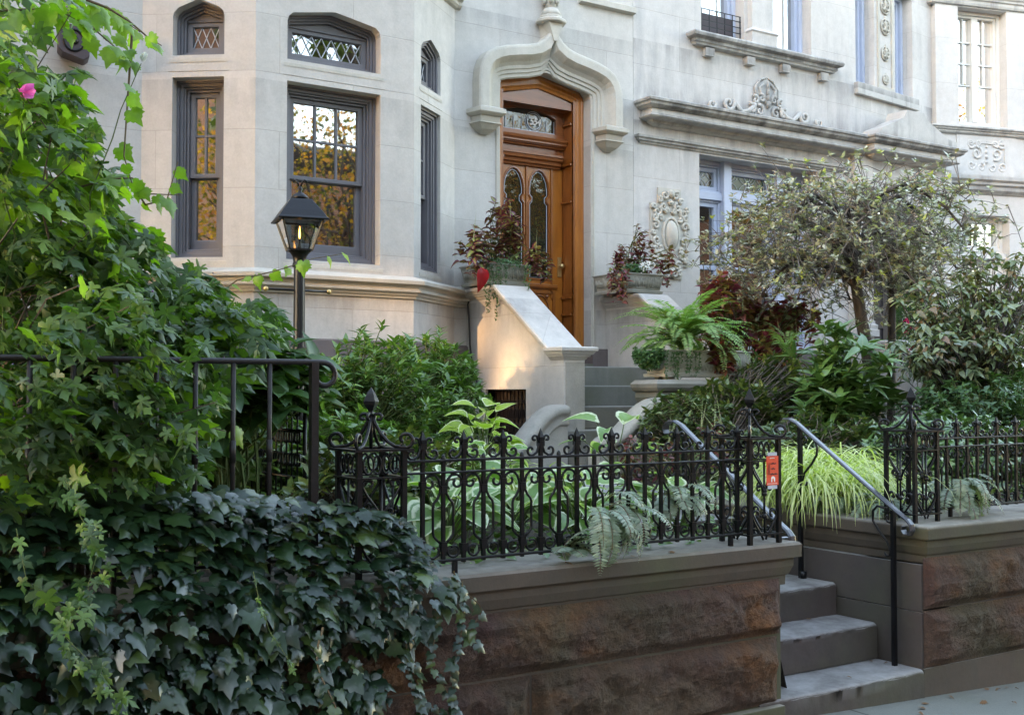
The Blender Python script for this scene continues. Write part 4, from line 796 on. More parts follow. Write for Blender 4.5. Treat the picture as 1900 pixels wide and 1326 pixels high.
fs = thing('front_steps', (4.6, 4.4, 0), 'worn brownstone front steps rising between the two retaining walls', 'steps')
for i, (y, z) in enumerate(((3.905, .145), (4.205, .340), (4.49, .519))):
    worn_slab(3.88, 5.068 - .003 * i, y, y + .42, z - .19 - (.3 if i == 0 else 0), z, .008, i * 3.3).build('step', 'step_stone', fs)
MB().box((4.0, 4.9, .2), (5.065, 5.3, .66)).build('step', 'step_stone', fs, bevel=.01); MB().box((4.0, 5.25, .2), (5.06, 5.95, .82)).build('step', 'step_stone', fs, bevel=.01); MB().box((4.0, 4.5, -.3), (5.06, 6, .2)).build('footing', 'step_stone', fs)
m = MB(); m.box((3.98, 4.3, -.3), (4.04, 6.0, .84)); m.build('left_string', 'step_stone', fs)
# ================================================================ ironwork
def cscroll(c, r, a0, a1, curl=.35, n=16, sg=1):   # an arc that rolls in at its far end (plane coordinates)
    pts = []
    for k in range(n):
        t_ = k / (n - 1); rr = r * (1 - (1 - curl) * max(0, (t_ - .35) / .65)); a = a0 + (a1 - a0) * t_; pts.append((c[0] + sg * rr * math.cos(a), c[1] + rr * math.sin(a)))
    return pts
def curl(c, r, a0, a1, k1=.3, n=13): return [(c[0] + r * math.cos(a) * k, c[1] + r * math.sin(a) * k) for a, k in zip(np.linspace(a0, a1, n), np.linspace(1, k1, n))]
def tall_picket():
    m = MB(); m.box((-.0075, -.0075, .04), (.0075, .0075, .49)); m.box((-.012, -.012, .345), (.012, .012, .365)); m.box((-.013, -.013, .085), (.013, .013, .115)); m.box((-.013, -.012, .490), (.013, .012, .512))
    m.add([(-.009, -.009, .512), (.009, -.009, .512), (.009, .009, .512), (-.009, .009, .512), (-.011, -.011, .528), (.011, -.011, .528), (.011, .011, .528), (-.011, .011, .528), (0, 0, .566)], [(0, 1, 5, 4), (1, 2, 6, 5), (2, 3, 7, 6), (3, 0, 4, 7), (4, 5, 8), (5, 6, 8), (6, 7, 8), (7, 4, 8)])
    for sg in (-1, 1):
        for pts, r in (([(.008, .505), (.011, .485), (.020, .464)] + curl((.048, .474), .024, -2.5, 3.0), .0058), ([(.010, .508)] + curl((.031, .522), .016, 3.4, -2.4), .0052)): m.tube([(sg * x, 0, z) for x, z in pts], r, 6)
    return m
def short_picket():
    m = MB(); m.box((-.007, -.007, .04), (.007, .007, .45)); m.box((-.013, -.012, .315), (.013, .012, .345)); m.box((-.013, -.012, .085), (.013, .012, .125)); m.lathe([(.009, .44), (.011, .45), (.008, .463), (.002, .470)], (0, 0, 0), 8)
    for sg in (-1, 1):
        pts = [(.013, .12), (.030, .135), (.043, .150), (.046, .165), (.046, .262), (.042, .278), (.028, .292), (.014, .318), (.013, .345), (.022, .372), (.038, .388), (.056, .388)] + curl((.060, .358), .029, 1.5, -4.0, .35, 15)
        m.tube([(sg * x, 0, z) for x, z in pts], .0056, 6)
        m.tube([(sg * x, 0, z) for x, z in curl((.048, .088), .030, 2.6, 8.6, .55, 16)], .0052, 6)
    return m
def iron_fence(name, x0, x1, y, z, xs_tall, label, right_end=None):
    t_ = thing(name, (x0, y, z), label, 'fence', 'cast iron fence panels on the retaining walls')
    for zz, h in ((.445, .011), (.398, .009), (.052, .011)): MB().box((x0, y - .013, z + zz - h / 2), (x1, y + .013, z + zz + h / 2)).build('rail', 'iron', t_, bevel=.003)
    for x in [x0 + .23 + .74 * q for q in range(int((x1 - x0) / .74) + 1)]:
        if x < x1: MB().box((x - .009, y - .009, z - .01), (x + .009, y + .009, z + .05)).build('foot', 'iron', t_)
    tp = sp = None
    for k, x in enumerate(xs_tall):
        if tp is None: tp = tall_picket().build('picket', 'iron'); tp.parent = t_; o = tp
        else: o = tp.copy(); sc.collection.objects.link(o); o.parent = t_
        o.location = (x - x0, 0, 0)
        xs = x + .0925
        if xs < x1 - .02:
            if sp is None: sp = short_picket().build('split_picket', 'iron'); sp.parent = t_; o = sp
            else: o = sp.copy(); sc.collection.objects.link(o); o.parent = t_
            o.location = (xs - x0, 0, 0)
    return t_
CZ = .887
iron_fence('iron_fence', 2.02, 3.80, 3.94, CZ, [2.105 + .1855 * k for k in range(10)], 'black iron fence with fleur pickets and scrolls along the left coping, hostas behind')
iron_fence('iron_fence', 5.36, 9.5, 4.12, CZ + .008, [5.47 + .1855 * k for k in range(22)], 'black iron fence with fleur pickets on the coping right of the steps')
def fence_post(name, x, y, z, label, s=.188, h=.495):
    """open square cage of four bars with scroll panels, a flared plate and a strapped spear finial"""
    t_ = thing(name, (x, y, z), label, 'fence post', 'open iron cage posts of the fence')
    H = h; cxp, cyp = x + s / 2, y + s / 2
    for i, (a, b) in enumerate(((0, 0), (s, 0), (0, s), (s, s))): MB().box((x + a - .010, y + b - .010, z), (x + a + .010, y + b + .010, z + H)).build('corner_bar', 'iron', t_)
    for zz, w_, th in ((.045, .018, .007), (H - .105, .016, .006), (H, .03, .009)):
        MB().plate(rect(-w_, -w_, s + w_, s + w_), [rect(.012, .012, s - .012, s - .012)], zz - th / 2, zz + th / 2, lambda u, v, w: (x + u, y + v, z + w)).build('band', 'iron', t_)
    for side in range(4):
        fr = {0: (lambda u, v: (x + u, y, z + v)), 1: (lambda u, v: (x, y + u, z + v)), 2: (lambda u, v: (x + u, y + s, z + v)), 3: (lambda u, v: (x + s, y + u, z + v))}[side]
        q = MB(); mid = s / 2
        for sg in (-1, 1):
            q.tube([fr(mid + sg * (.055 + .022 * math.cos(a)), H - .055 + .034 * math.sin(a)) for a in np.linspace(0, 2 * math.pi, 14, endpoint=False)], .0045, 6, True)
            q.tube([fr(mid + sg * (.018 + .016 * math.cos(a)), H - .055 + .034 * math.sin(a)) for a in np.linspace(0, 5.4, 12)], .0045, 6)
            for zc, fl_ in ((.345, 1), (.115, 1)):
                pts = [(.008, zc - .095), (.020, zc - .07), (.060, zc - .02), (.078, zc + .01)] + [(.052 + .026 * math.cos(a) * k, zc + .022 + .026 * math.sin(a) * k) for a, k in zip(np.linspace(-.1, 4.6, 13), np.linspace(1, .32, 13))]
                pts = [(u, min(v, H - .115)) for u, v in pts]
                q.tube([fr(mid + sg * u, v) for u, v in pts], .0055, 6)
                pts = [(.010, zc - .10)] + [(.034 + .020 * math.cos(a) * k, zc - .085 + .018 * math.sin(a) * k) for a, k in zip(np.linspace(2.8, -2.6, 10), np.linspace(1, .3, 10))]
                q.tube([fr(mid + sg * u, max(.055, v)) for u, v in pts], .005, 6)
        q.tube([fr(mid, .05), fr(mid, H - .11)], .0055, 6)
        for zz in (.25, .235, .13): q.ball(fr(mid, zz), .014, 6)
        q.build('scroll_panel', 'iron', t_)
    c = MB(); sp = []
    for k in range(4):
        a = math.pi / 4 + k * math.pi / 2; dx, dy = math.cos(a), math.sin(a); R_ = s * .60
        pts = [(.008, .115), (.014, .095), (.035, .055), (.060, .025), (.085, .008), (.115, .004)] + [(.122 + .034 * math.cos(t2) * kk, .034 + .033 * math.sin(t2) * kk) for t2, kk in zip(np.linspace(-1.3, 4.2, 16), np.linspace(1, .3, 16))]
        c.tube([(cxp + dx * u * 1.12, cyp + dy * u * 1.12, z + H + .005 + v) for u, v in pts], .0075, 6)
        pts = [(.006, .105)] + [(.030 + .023 * math.cos(t2) * kk, .122 + .019 * math.sin(t2) * kk) for t2, kk in zip(np.linspace(3.4, -2.2, 12), np.linspace(1, .3, 12))]
        c.tube([(cxp + dx * u, cyp + dy * u, z + H + v) for u, v in pts], .0065, 6)
    c.tube([(cxp, cyp, z + H), (cxp, cyp, z + H + .15)], .008, 6); c.box((cxp - .012, cyp - .012, z + H + .10), (cxp + .012, cyp + .012, z + H + .125)); c.build('crown_scrolls', 'iron', t_)
    f = MB(); f.lathe([(.012, .118), (.014, .135), (.010, .145), (.030, .172), (.034, .183), (.018, .215), (.001, .238)], (cxp, cyp, z + H), 4); f.sm = [False] * len(f.f); f.build('spear_finial', 'iron', t_); return t_
fence_post('fence_post', 1.815, 3.90, CZ, 'black iron cage post at the left end, half buried in ivy')
gp = fence_post('fence_post', 3.815, 3.90, CZ, 'black iron cage post left of the front steps, red tag hung on it')
fence_post('fence_post', 5.155, 4.02, CZ + .008, 'black iron cage post right of the front steps')
# tag tied to the gate post
tg_ = thing('paper_tag', (3.945, 3.865, 1.23), 'small orange-red printed tag taped to the iron gate post', 'tag')
f = Fr(3.905, 3.880, 0); m = MB(); m.plate(rect(0, 1.163, .078, 1.300), [], 0, .0012, f); m.build('card', 'orange_card', tg_)
m = MB(); m.plate([(.042 + .013 * math.cos(a), 1.192 + .013 * math.sin(a)) for a in np.linspace(0, math.pi, 10)] + [(.029, 1.178), (.036, 1.178), (.036, 1.190), (.040, 1.195), (.044, 1.195), (.048, 1.190), (.048, 1.178), (.055, 1.178)], [], -.0012, -.0004, f)
m.plate(rect(.006, 1.1695, .068, 1.1715), [], -.0012, -.0004, f)
for k in range(5): m.plate(rect(.022 + k * .0062, 1.288 + .001 * (k % 2), .0265 + k * .0062, 1.2925), [], -.0012, -.0004, f)
m.build('white_print', 'white_ink', tg_)
m = MB()
for z_, x_, n in ((1.262, .026, 5), (1.238, .028, 4), (1.213, .022, 7)):
    for k in range(n): m.box((x_ + k * .0072, z_ - .002 * (k % 2), -.0012), (x_ + .0055 + k * .0072, z_ + .0035 + .002 * (k % 3), -.0004), f)
for k in range(3): m.box((.009 + k * .0055, 1.212, -.0012), (.0105 + k * .0055, 1.268 - .01 * (k % 2), -.0004), f)
m.build('black_print', 'black_ink', tg_); MB().plate(rect(.008, 1.145, .070, 1.162), [], .0002, .001, f).build('tape', 'lead', tg_); MB().plate(rect(.008, 1.301, .070, 1.318), [], .0002, .001, f).build('tape', 'lead', tg_)

# hand rails of the front steps
def stair_rail(name, x, label, front=True):
    t_ = thing(name, (x, 4.05, .15), label, 'handrail', 'flat-topped handrails of the front steps')
    m = MB(); prf = [(-.022, 0), (-.022, .006), (-.012, .011), (.012, .011), (.022, .006), (.022, 0)]
    top = [(4.86, 1.375), (4.875, 1.395), (4.865, 1.42), (4.835, 1.437), (4.79, 1.438), (4.74, 1.418), (4.68, 1.378), (4.05, .975), (4.0, .945), (3.965, .925), (3.94, .90), (3.935, .875), (3.95, .855), (3.975, .853), (3.99, .872), (3.98, .892)]
    vs = []; n = len(top)
    for i, (y, z) in enumerate(top):
        a, b = top[max(0, i - 1)], top[min(n - 1, i + 1)]; d = Vector((b[0] - a[0], b[1] - a[1])).normalized(); nn = Vector((d.y, -d.x)) * -1
        if nn.y < 0 and 2 < i < 8: nn = -nn
        nn = Vector((-(-d.y), -d.x)) if False else Vector((d.y, -d.x))
        vs += [(x + o, y + nn.x * h, z + nn.y * h) for o, h in prf]
    m.add(vs, [(i * 6 + j, i * 6 + (j + 1) % 6, (i + 1) * 6 + (j + 1) % 6, (i + 1) * 6 + j) for i in range(n - 1) for j in range(6)] + [tuple(range(6)), tuple(range((n - 1) * 6, n * 6))]); m.build('flat_rail', 'polished_rail', t_)
    MB().box((x - .011, 4.705, .50), (x + .011, 4.727, 1.40)).build('post', 'iron', t_); MB().box((x - .011, 4.045, .14), (x + .011, 4.067, .97)).build('post', 'iron', t_)
    m = MB(); m.tube([(x, 4.70, .52), (x, 4.70, .56)], .02, 8); m.build('foot_collar', 'iron', t_)
    m = MB(); ml = [(4.70, 1.33), (4.68, 1.345), (4.665, 1.325), (4.67, 1.305), (4.685, 1.308)]; m.tube([(x, a, b) for a, b in ml], .006, 6)
    m.tube([(x, a, b) for a, b in [(4.60, 1.325), (4.585, 1.28), (4.59, 1.24), (4.625, 1.19), (4.685, 1.13), (4.70, 1.08), (4.69, 1.06), (4.67, 1.062), (4.665, 1.082)]], .007, 6)
    m.tube([(x, a, b) for a, b in [(4.10, .975), (4.16, .985), (4.19, .955), (4.19, .90), (4.15, .85), (4.10, .80), (4.075, .75), (4.08, .725), (4.10, .72), (4.115, .735)]], .007, 6)
    m.tube([(x, a, b) for a, b in [(4.07, .90), (4.095, .905), (4.105, .925), (4.095, .94)]], .006, 6)
    m.build('scroll_bracket', 'iron', t_); return t_
stair_rail('stair_handrail', 5.02, 'flat-topped black handrail with scroll brackets on the right of the front steps')
stair_rail('stair_handrail', 4.13, 'curled top of the handrail on the left of the front steps, seen over the fence')

# plain railing of the next garden, curling over at its right end
rl = thing('garden_railing', (0, 3.95, .9), 'plain rusty black railing with a curled end, overgrown by the vine', 'railing')
m = MB(); zr = 1.712
pts = [(-2.5, zr), (1.0, zr), (1.62, zr), (1.68, zr)] + [(1.695 + .046 * math.cos(a) * k, 1.665 + .046 * math.sin(a) * k) for a, k in zip(np.linspace(1.5, -3.3, 16), np.linspace(1, .78, 16))]
vs = []
m.tube([(x, 3.95, z) for x, z in pts], .011, 8, flat=1); m.build('top_rail', 'old_iron', rl)
for k, x in enumerate([-.55 + .1355 * i for i in range(16)] ): 
    o = MB().tube([(x, 3.95, .92), (x, 3.95, 1.41), (x, 3.95, zr)], [.0095, .0095, .0095], 6).tube([(x, 3.95, 1.35), (x, 3.95, 1.43)], .012, 6).build('baluster', 'old_iron', rl)
MB().box((1.64, 3.935, .88), (1.668, 3.965, zr)).build('end_post', 'old_iron', rl)
m = MB(); m.tube([(-2.5, 3.95, .99), (1.65, 3.95, .99)], .008, 4); m.build('bottom_rail', 'old_iron', rl)

# low cast fence dividing the two gardens
dv = thing('dividing_fence', (2.44, 6.0, 1.0), 'low black cast iron fence of double scrolls behind the curled railing', 'fence')
for z in (1.525, 1.385, 1.12): MB().tube([(2.44, 5.95, z), (2.44, 9.0, z)], .009, 6).build('rail', 'iron', dv)
def dp():
    m = MB(); m.tube([(0, 0, 0), (0, 0, .60)], .006, 5)
    for zc, r in ((.565, .030), (.48, .030), (.33, .034), (.20, .034)):
        for sg in (-1, 1): m.tube([(0, sg * (.012 + r * .5 * (1 + math.cos(a)) * .8), zc + r * math.sin(a)) for a in np.linspace(2.4, -2.4, 9)], .0075, 5)
    m.ball((0, 0, .61), (.010, .02), 6); return m
first = None
for k in range(36):
    if first is None: first = dp().build('picket', 'iron'); o = first
    else: o = first.copy(); sc.collection.objects.link(o)
    o.parent = dv; o.location = (0, .06 + k * .082, .02)
m = MB(); m.tube([(2.44, 5.95, .9), (2.44, 5.95, 1.55)], .013, 8); m.ball((2.44, 5.95, 1.57), .022, 8); m.build('end_post', 'iron', dv)

# ================================================================ gas lamp
lp = thing('gas_lamp_post', (2.785, 6.9, .85), 'black gas lamp post with a four-sided lantern and lit flame, before the bay window', 'lamp post')
L0 = Vector((2.785, 6.9, 0)); m = MB(); m.lathe([(.07, .80), (.07, .95), (.05, 1.0), (.038, 1.05), (.0365, 2.40), (.034, 2.425)], L0, 20); m.build('post', 'iron', lp)
m = MB(); m.lathe([(.040, 2.405), (.046, 2.41), (.044, 2.43), (.040, 2.44), (.045, 2.475), (.062, 2.50), (.075, 2.507), (.075, 2.517), (.02, 2.52)], L0, 20); m.build('collar', 'iron', lp)
m = MB(); m.tube([(L0.x - .22, L0.y, 2.258), (L0.x + .20, L0.y, 2.258)], .0085, 8); lb = m.build('ladder_bar', 'iron', lp)
for s in (-.225, .205): MB().ball((L0.x + s, L0.y, 2.258), .017, 8).build('knob', 'brass', lb)
ang = R(-12)
def sq(h, z, a=ang): return [(L0.x + h * math.sqrt(2) * math.cos(a + math.pi / 4 + k * math.pi / 2), L0.y + h * math.sqrt(2) * math.sin(a + math.pi / 4 + k * math.pi / 2), z) for k in range(4)]
def frustum(m, lv):
    vs = [q for h, z in lv for q in sq(h, z)]; n = len(lv); m.add(vs, [(i * 4 + k, i * 4 + (k + 1) % 4, (i + 1) * 4 + (k + 1) % 4, (i + 1) * 4 + k) for i in range(n - 1) for k in range(4)] + [(0, 1, 2, 3), tuple(range((n - 1) * 4, n * 4))]); return m
m = MB(); a_, b_ = sq(.070, 2.515), sq(.128, 2.705)
for k in range(4):
    m.tube([a_[k], b_[k]], .0065, 4); m.tube([a_[k], a_[(k + 1) % 4]], .007, 4); m.tube([b_[k], b_[(k + 1) % 4]], .007, 4)
lan = m.build('lantern', 'iron', lp)
a_, b_ = sq(.068, 2.517), sq(.126, 2.703)
for k in range(4): MB().add([a_[k], a_[(k + 1) % 4], b_[(k + 1) % 4], b_[k]], [(0, 1, 2, 3)]).build('pane', 'lantern_glass', lan)
m = MB(); frustum(m, [(.120, 2.708), (.158, 2.700), (.163, 2.708), (.150, 2.722), (.122, 2.765), (.072, 2.835), (.066, 2.842), (.04, 2.845)]); m.build('roof', 'iron', lan, bevel=.004)
m = MB(); m.lathe([(.045, 2.842), (.058, 2.850), (.056, 2.862), (.035, 2.880), (.014, 2.892), (.012, 2.90), (.018, 2.912), (.012, 2.925), (.004, 2.935)], L0, 16)
for sg in (-1, 1): m.tube([(L0.x + sg * x * .84, L0.y - sg * x * .54, z) for x, z in ((.006, 2.93), (.014, 2.955), (.03, 2.972), (.042, 2.965), (.045, 2.95))], [.005, .008, .007, .005, .002], 6)
m.build('vent_finial', 'iron', lan)
m = MB(); m.lathe([(.02, 2.52), (.012, 2.545), (.010, 2.575), (.014, 2.585), (.006, 2.59)], L0, 10); m.build('burner', 'iron', lan)
m = MB(); m.lathe([(.002, 2.592), (.006, 2.605), (.0065, 2.62), (.0045, 2.645), (.001, 2.672)], L0, 8); m.build('flame', 'flame', lan)

# speaker and cable
spk = thing('wall_speaker', (1.96, 9.5, 4.4), 'small dark outdoor loudspeaker mounted on the stone wall behind the vine', 'speaker')
m = MB(); f = Fr(1.78, YF - .20, R(-8)); m.plate([(0, 4.33), (.03, 4.30), (.20, 4.25), (.235, 4.28), (.235, 4.50), (.20, 4.53), (.03, 4.53), (0, 4.50)], [], 0, .18, f); m.build('cabinet', 'speaker_brown', spk, bevel=.01)
m = MB(); m.tube([f(.117 + .075 * math.cos(a), 4.40 + .085 * math.sin(a), -.005) for a in np.linspace(0, 2 * math.pi, 24, endpoint=False)], .010, 6, True); m.tube([f(.117, 4.40, .02), f(.117, 4.40, -.012)], .035, 12); m.build('driver', 'iron', spk); m = MB(); m.box((.10, 4.38, .16), (.14, 4.42, .26), f); m.build('bracket', 'iron', spk)
cb = MB(); cb.tube([tuple(P(*p, X=5.612)) for p in ((905, 738), (890, 722), (878, 690), (872, 640), (870, 590), (868, 565))] + [(5.63, 9.57, 2.52), (5.60, 9.5, 2.62), (5.72, 9.4, 2.63)], .009, 6)
tag(cb.build('cable', 'cable'), 'thin black cable looping down the left cheek wall of the stoop', 'cable')

# ================================================================ planters
def planter(name, x0, y0, x1, y1, z, h, label, flare=.03, feet=True):
    t_ = thing(name, ((x0 + x1) / 2, (y0 + y1) / 2, z), label, 'planter')
    m = MB(); loop = [(x0, y1), (x0, y0), (x1, y0), (x1, y1)]
    m.sweep(loop, [(-.03, z + .02), (.02, z + .02), (.025, z + .045), (.0, z + .055), (flare, z + h - .015), (flare + .012, z + h - .01), (flare + .012, z + h), (flare - .02, z + h), (-.035, z + .08), (-.035, z + .05)], lambda a, b, hh: (a, b, hh), closed=True)
    m.build('trough', 'cast_stone', t_)
    r_ = MB(); n = int((x1 - x0 + 2 * (y1 - y0)) / .014); per = [(x0, y1), (x0, y0), (x1, y0), (x1, y1)]
    k = 0
    for (a, b) in ((per[0], per[1]), (per[1], per[2]), (per[2], per[3])):
        L_ = math.dist(a, b); q = int(L_ / .017); dx, dy = (b[0] - a[0]) / L_, (b[1] - a[1]) / L_; nx, ny = dy, -dx
        for i in range(q):
            s_ = (i + .5) / q * L_; z0 = z + .07 + random.uniform(0, .03); z1 = z + h - .025 - random.uniform(0, .05); o0, o1 = flare * (z0 - z - .055) / (h - .07), flare * (z1 - z - .055) / (h - .07); j = random.uniform(-.004, .004)
            r_.tube([(a[0] + dx * (s_ + j) + nx * o0, a[1] + dy * (s_ + j) + ny * o0, z0), (a[0] + dx * s_ + nx * o1, a[1] + dy * s_ + ny * o1, z1)], [.008, .005], 5)
    r_.build('bark_ribs', 'cast_stone', t_)
    m = MB(); m.box((x0 - flare + .03, y0 + .02 - flare, z + h - .05), (x1 + flare - .03, y1 - .02 + flare, z + h - .03)); m.build('soil', 'soil', t_)
    for x in (x0 + .05, x1 - .13):
        for y in (y0 + .03, y1 - .1): MB().box((x, y, z - .0), (x + .08, y + .06, z + .022)).build('foot', 'cast_stone', t_)
    return t_
planter('stone_planter', 5.56, 9.12, 5.98, 9.55, 2.60, .22, 'bark-textured stone planter on the left cheek of the stoop, coleus in it')
planter('stone_planter', 7.18, 9.10, 7.64, 9.56, 2.60, .22, 'bark-textured stone planter on the right cheek of the stoop, coleus and white flowers in it')
planter('stone_planter', 6.22, 7.34, 7.20, 7.58, 1.712, .25, 'long stone planter on the low pedestal, overflowing with fern', .0)
# ================================================================ foliage tools
def t_ell(w=.36, fold=.10, droop=.18, n=5, cols=1, tipp=.55, notch=0):
    """a pointed leaf along +Y, length 1; e is 0 on the midrib and 1 at the margin"""
    vs, es, fs = [], [], []; m = 2 * cols + 1
    for i in range(n + 1):
        t = i / n; ww = w * (math.sin(math.pi * t ** tipp) ** .85 if 0 < t < 1 else 0.012); z = -droop * t * t
        for j in range(-cols, cols + 1):
            q = j / cols; yy = t + (notch * (abs(q)) * (-1) * (1 - t) ** 4); vs.append((ww * q, yy, z + fold * abs(q) * ww / w)); es.append(abs(q) if 0 < i < n else 1.0)
    for i in range(n):
        for j in range(m - 1): fs.append((i * m + j, i * m + j + 1, (i + 1) * m + j + 1, (i + 1) * m + j))
    return np.array(vs), fs, np.array(es)
def t_palm(pts, dome=.06, cy=.32):
    """a lobed leaf from its outline"""
    vs = [(0, cy, dome)] + [(x, y, -.05 * (x * x + (y - cy) ** 2) * 3) for x, y in pts]; n = len(pts); fs = [(0, 1 + k, 1 + (k + 1) % n) for k in range(n)]
    return np.array(vs), fs, np.array([0] + [1] * n, float)
T_IVY = t_palm([(0, 0), (.14, -.10), (.34, -.06), (.50, .16), (.36, .30), (.42, .52), (.22, .56), (.12, .78), (0, 1.0), (-.12, .78), (-.22, .56), (-.42, .52), (-.36, .30), (-.50, .16), (-.34, -.06), (-.14, -.10)])
T_VINE = t_palm([(0, .02), (.10, -.12), (.30, -.16), (.44, -.02), (.34, .06), (.16, .14), (.38, .22), (.50, .34), (.60, .54), (.44, .46), (.32, .50), (.12, .36), (.16, .58), (.24, .70), (.12, .82), (0, 1.10), (-.12, .82), (-.24, .70), (-.16, .58), (-.12, .36), (-.32, .50), (-.44, .46), (-.60, .54), (-.50, .34), (-.38, .22), (-.16, .14), (-.34, .06), (-.44, -.02), (-.30, -.16), (-.10, -.12)], .09)
T_GRAPE = t_palm([(0, .04), (.14, -.10), (.30, -.06), (.40, .08), (.36, .16), (.52, .26), (.42, .36), (.50, .50), (.32, .54), (.26, .68), (.16, .72), (.10, .90), (0, 1.12), (-.10, .90), (-.16, .72), (-.26, .68), (-.32, .54), (-.50, .50), (-.42, .36), (-.52, .26), (-.36, .16), (-.40, .08), (-.30, -.06), (-.14, -.10)], .10)
T_MAPLE = t_palm([(0, 0), (.2, -.05), (.42, .1), (.3, .22), (.55, .42), (.3, .45), (.32, .7), (.14, .65), (0, 1), (-.14, .65), (-.32, .7), (-.3, .45), (-.55, .42), (-.3, .22), (-.42, .1), (-.2, -.05)])
T_LONG = t_ell(.17, .06, .22); T_OVAL = t_ell(.26, .08, .2); T_ROUND = t_ell(.40, .10, .2, 5, 1, .6); T_HOSTA = t_ell(.42, .12, .45, 7, 2, .62, .12); T_COL = t_ell(.36, .10, .30, 5, 2, .6); T_SMALL = t_ell(.30, .1, .1, 2)
def scatter(name, T, pos, tip, nrm, size, mat, parent, jit=.25, kind=None):
    V, Fc, E_ = T; n = len(pos); pos = np.asarray(pos, float); tip = np.asarray(tip, float) + rng.normal(0, jit, (n, 3)) * .6; nrm = np.asarray(nrm, float) + rng.normal(0, jit, (n, 3)); size = np.broadcast_to(np.asarray(size, float), (n,))
    y = tip / np.maximum(1e-6, np.linalg.norm(tip, axis=1, keepdims=True)); z = nrm - y * (nrm * y).sum(1, keepdims=True); z /= np.maximum(1e-6, np.linalg.norm(z, axis=1, keepdims=True)); x = np.cross(y, z)
    Wv = V[None, :, :] * size[:, None, None]; wf = rng.uniform(.8, 1.15, (n, 1)); cl = rng.uniform(.3, 1.8, (n, 1))
    P_ = pos[:, None, :] + x[:, None, :] * (Wv[:, :, 0] * wf)[..., None] + y[:, None, :] * Wv[:, :, 1][..., None] + z[:, None, :] * (Wv[:, :, 2] * cl)[..., None]
    k = V.shape[0]; vs = P_.reshape(-1, 3); off = np.array(abs_loc(parent)) if parent else np.zeros(3); vs = vs - off
    lens = np.array([len(f) for f in Fc]); flat = np.concatenate([np.array(f) for f in Fc]); L = (flat[None, :] + (np.arange(n) * k)[:, None]).ravel(); LT = np.tile(lens, n)
    me = bpy.data.meshes.new(name); me.vertices.add(len(vs)); me.vertices.foreach_set('co', vs.astype(np.float32).ravel()); me.loops.add(len(L)); me.loops.foreach_set('vertex_index', L.astype(np.int32))
    me.polygons.add(len(LT)); me.polygons.foreach_set('loop_start', np.concatenate([[0], np.cumsum(LT)[:-1]]).astype(np.int32)); me.update(calc_edges=True)
    a = me.attributes.new('e', 'FLOAT', 'POINT'); a.data.foreach_set('value', np.tile(E_, n).astype(np.float32)); me.materials.append(MATS[mat])
    me.polygons.foreach_set('use_smooth', [True] * len(LT)) if k > 12 and T is not T_IVY else None
    o = bpy.data.objects.new(name, me); sc.collection.objects.link(o)
    if parent: o.parent = parent
    if kind: o['kind'] = kind
    return o
def unit(n): v = rng.normal(0, 1, (n, 3)); return v / np.linalg.norm(v, axis=1, keepdims=True)
def in_ell(n, c, r, shell=.55, zmin=-1):
    out = []
    while len(out) < n:
        d = unit(1)[0]; q = d * (shell + (1 - shell) * rng.random() ** .7)
        if q[2] < zmin: continue
        p = np.array(c) + q * np.array(r)
        if noise.noise(Vector(p * 2.6)) > -.28: out.append(p)
    return np.array(out)
def stems(name, lines, r0, r1, mat, parent, seg=4):
    m = MB()
    for l in lines: m.tube(l, [r0 + (r1 - r0) * i / (len(l) - 1) for i in range(len(l))], seg, cap=False)
    return m.build(name, mat, parent)
def bend(a, b, up=.3, n=5, wob=.03):
    a, b = np.array(a, float), np.array(b, float); c = np.array([a[0] * .75 + b[0] * .25, a[1] * .75 + b[1] * .25, a[2] * (1 - up) * .5 + b[2] * (.5 + up * .5)])
    return [tuple((1 - t) ** 2 * a + 2 * t * (1 - t) * c + t * t * b + (rng.normal(0, wob, 3) if 0 < i < n - 1 else 0)) for i, t in enumerate(np.linspace(0, 1, n))]
class Acc:
    def __init__(s): s.p, s.t, s.n, s.s = [], [], [], []
    def add(s, p, t, n, z): s.p.append(p); s.t.append(t); s.n.append(n); s.s.append(z)
    def go(s, name, T, mat, parent, jit=.25, kind=None): return scatter(name, T, s.p, s.t, s.n, s.s, mat, parent, jit, kind)
def whorls(acc, tips, axes, nl, size, spread=.7, down=0.0):
    for p, ax in zip(tips, axes):
        ax = np.array(ax) / np.linalg.norm(ax); x = np.cross(ax, [.3, .5, .8]); x /= np.linalg.norm(x); y = np.cross(ax, x); k = int(rng.integers(nl[0], nl[1] + 1)); a0 = rng.random() * 6
        for i in range(k):
            a = a0 + i * 2.4; sp = spread * rng.uniform(.6, 1.3); rad = x * math.cos(a) + y * math.sin(a); t = rad * sp + ax * (1 - sp * .6) + np.array([0, 0, -down])
            acc.add(p - ax * .008 * i, t, ax * 1.0 - rad * (1 - sp * .4) * .5 + np.array([0, 0, .3]), size * rng.uniform(.65, 1.15))
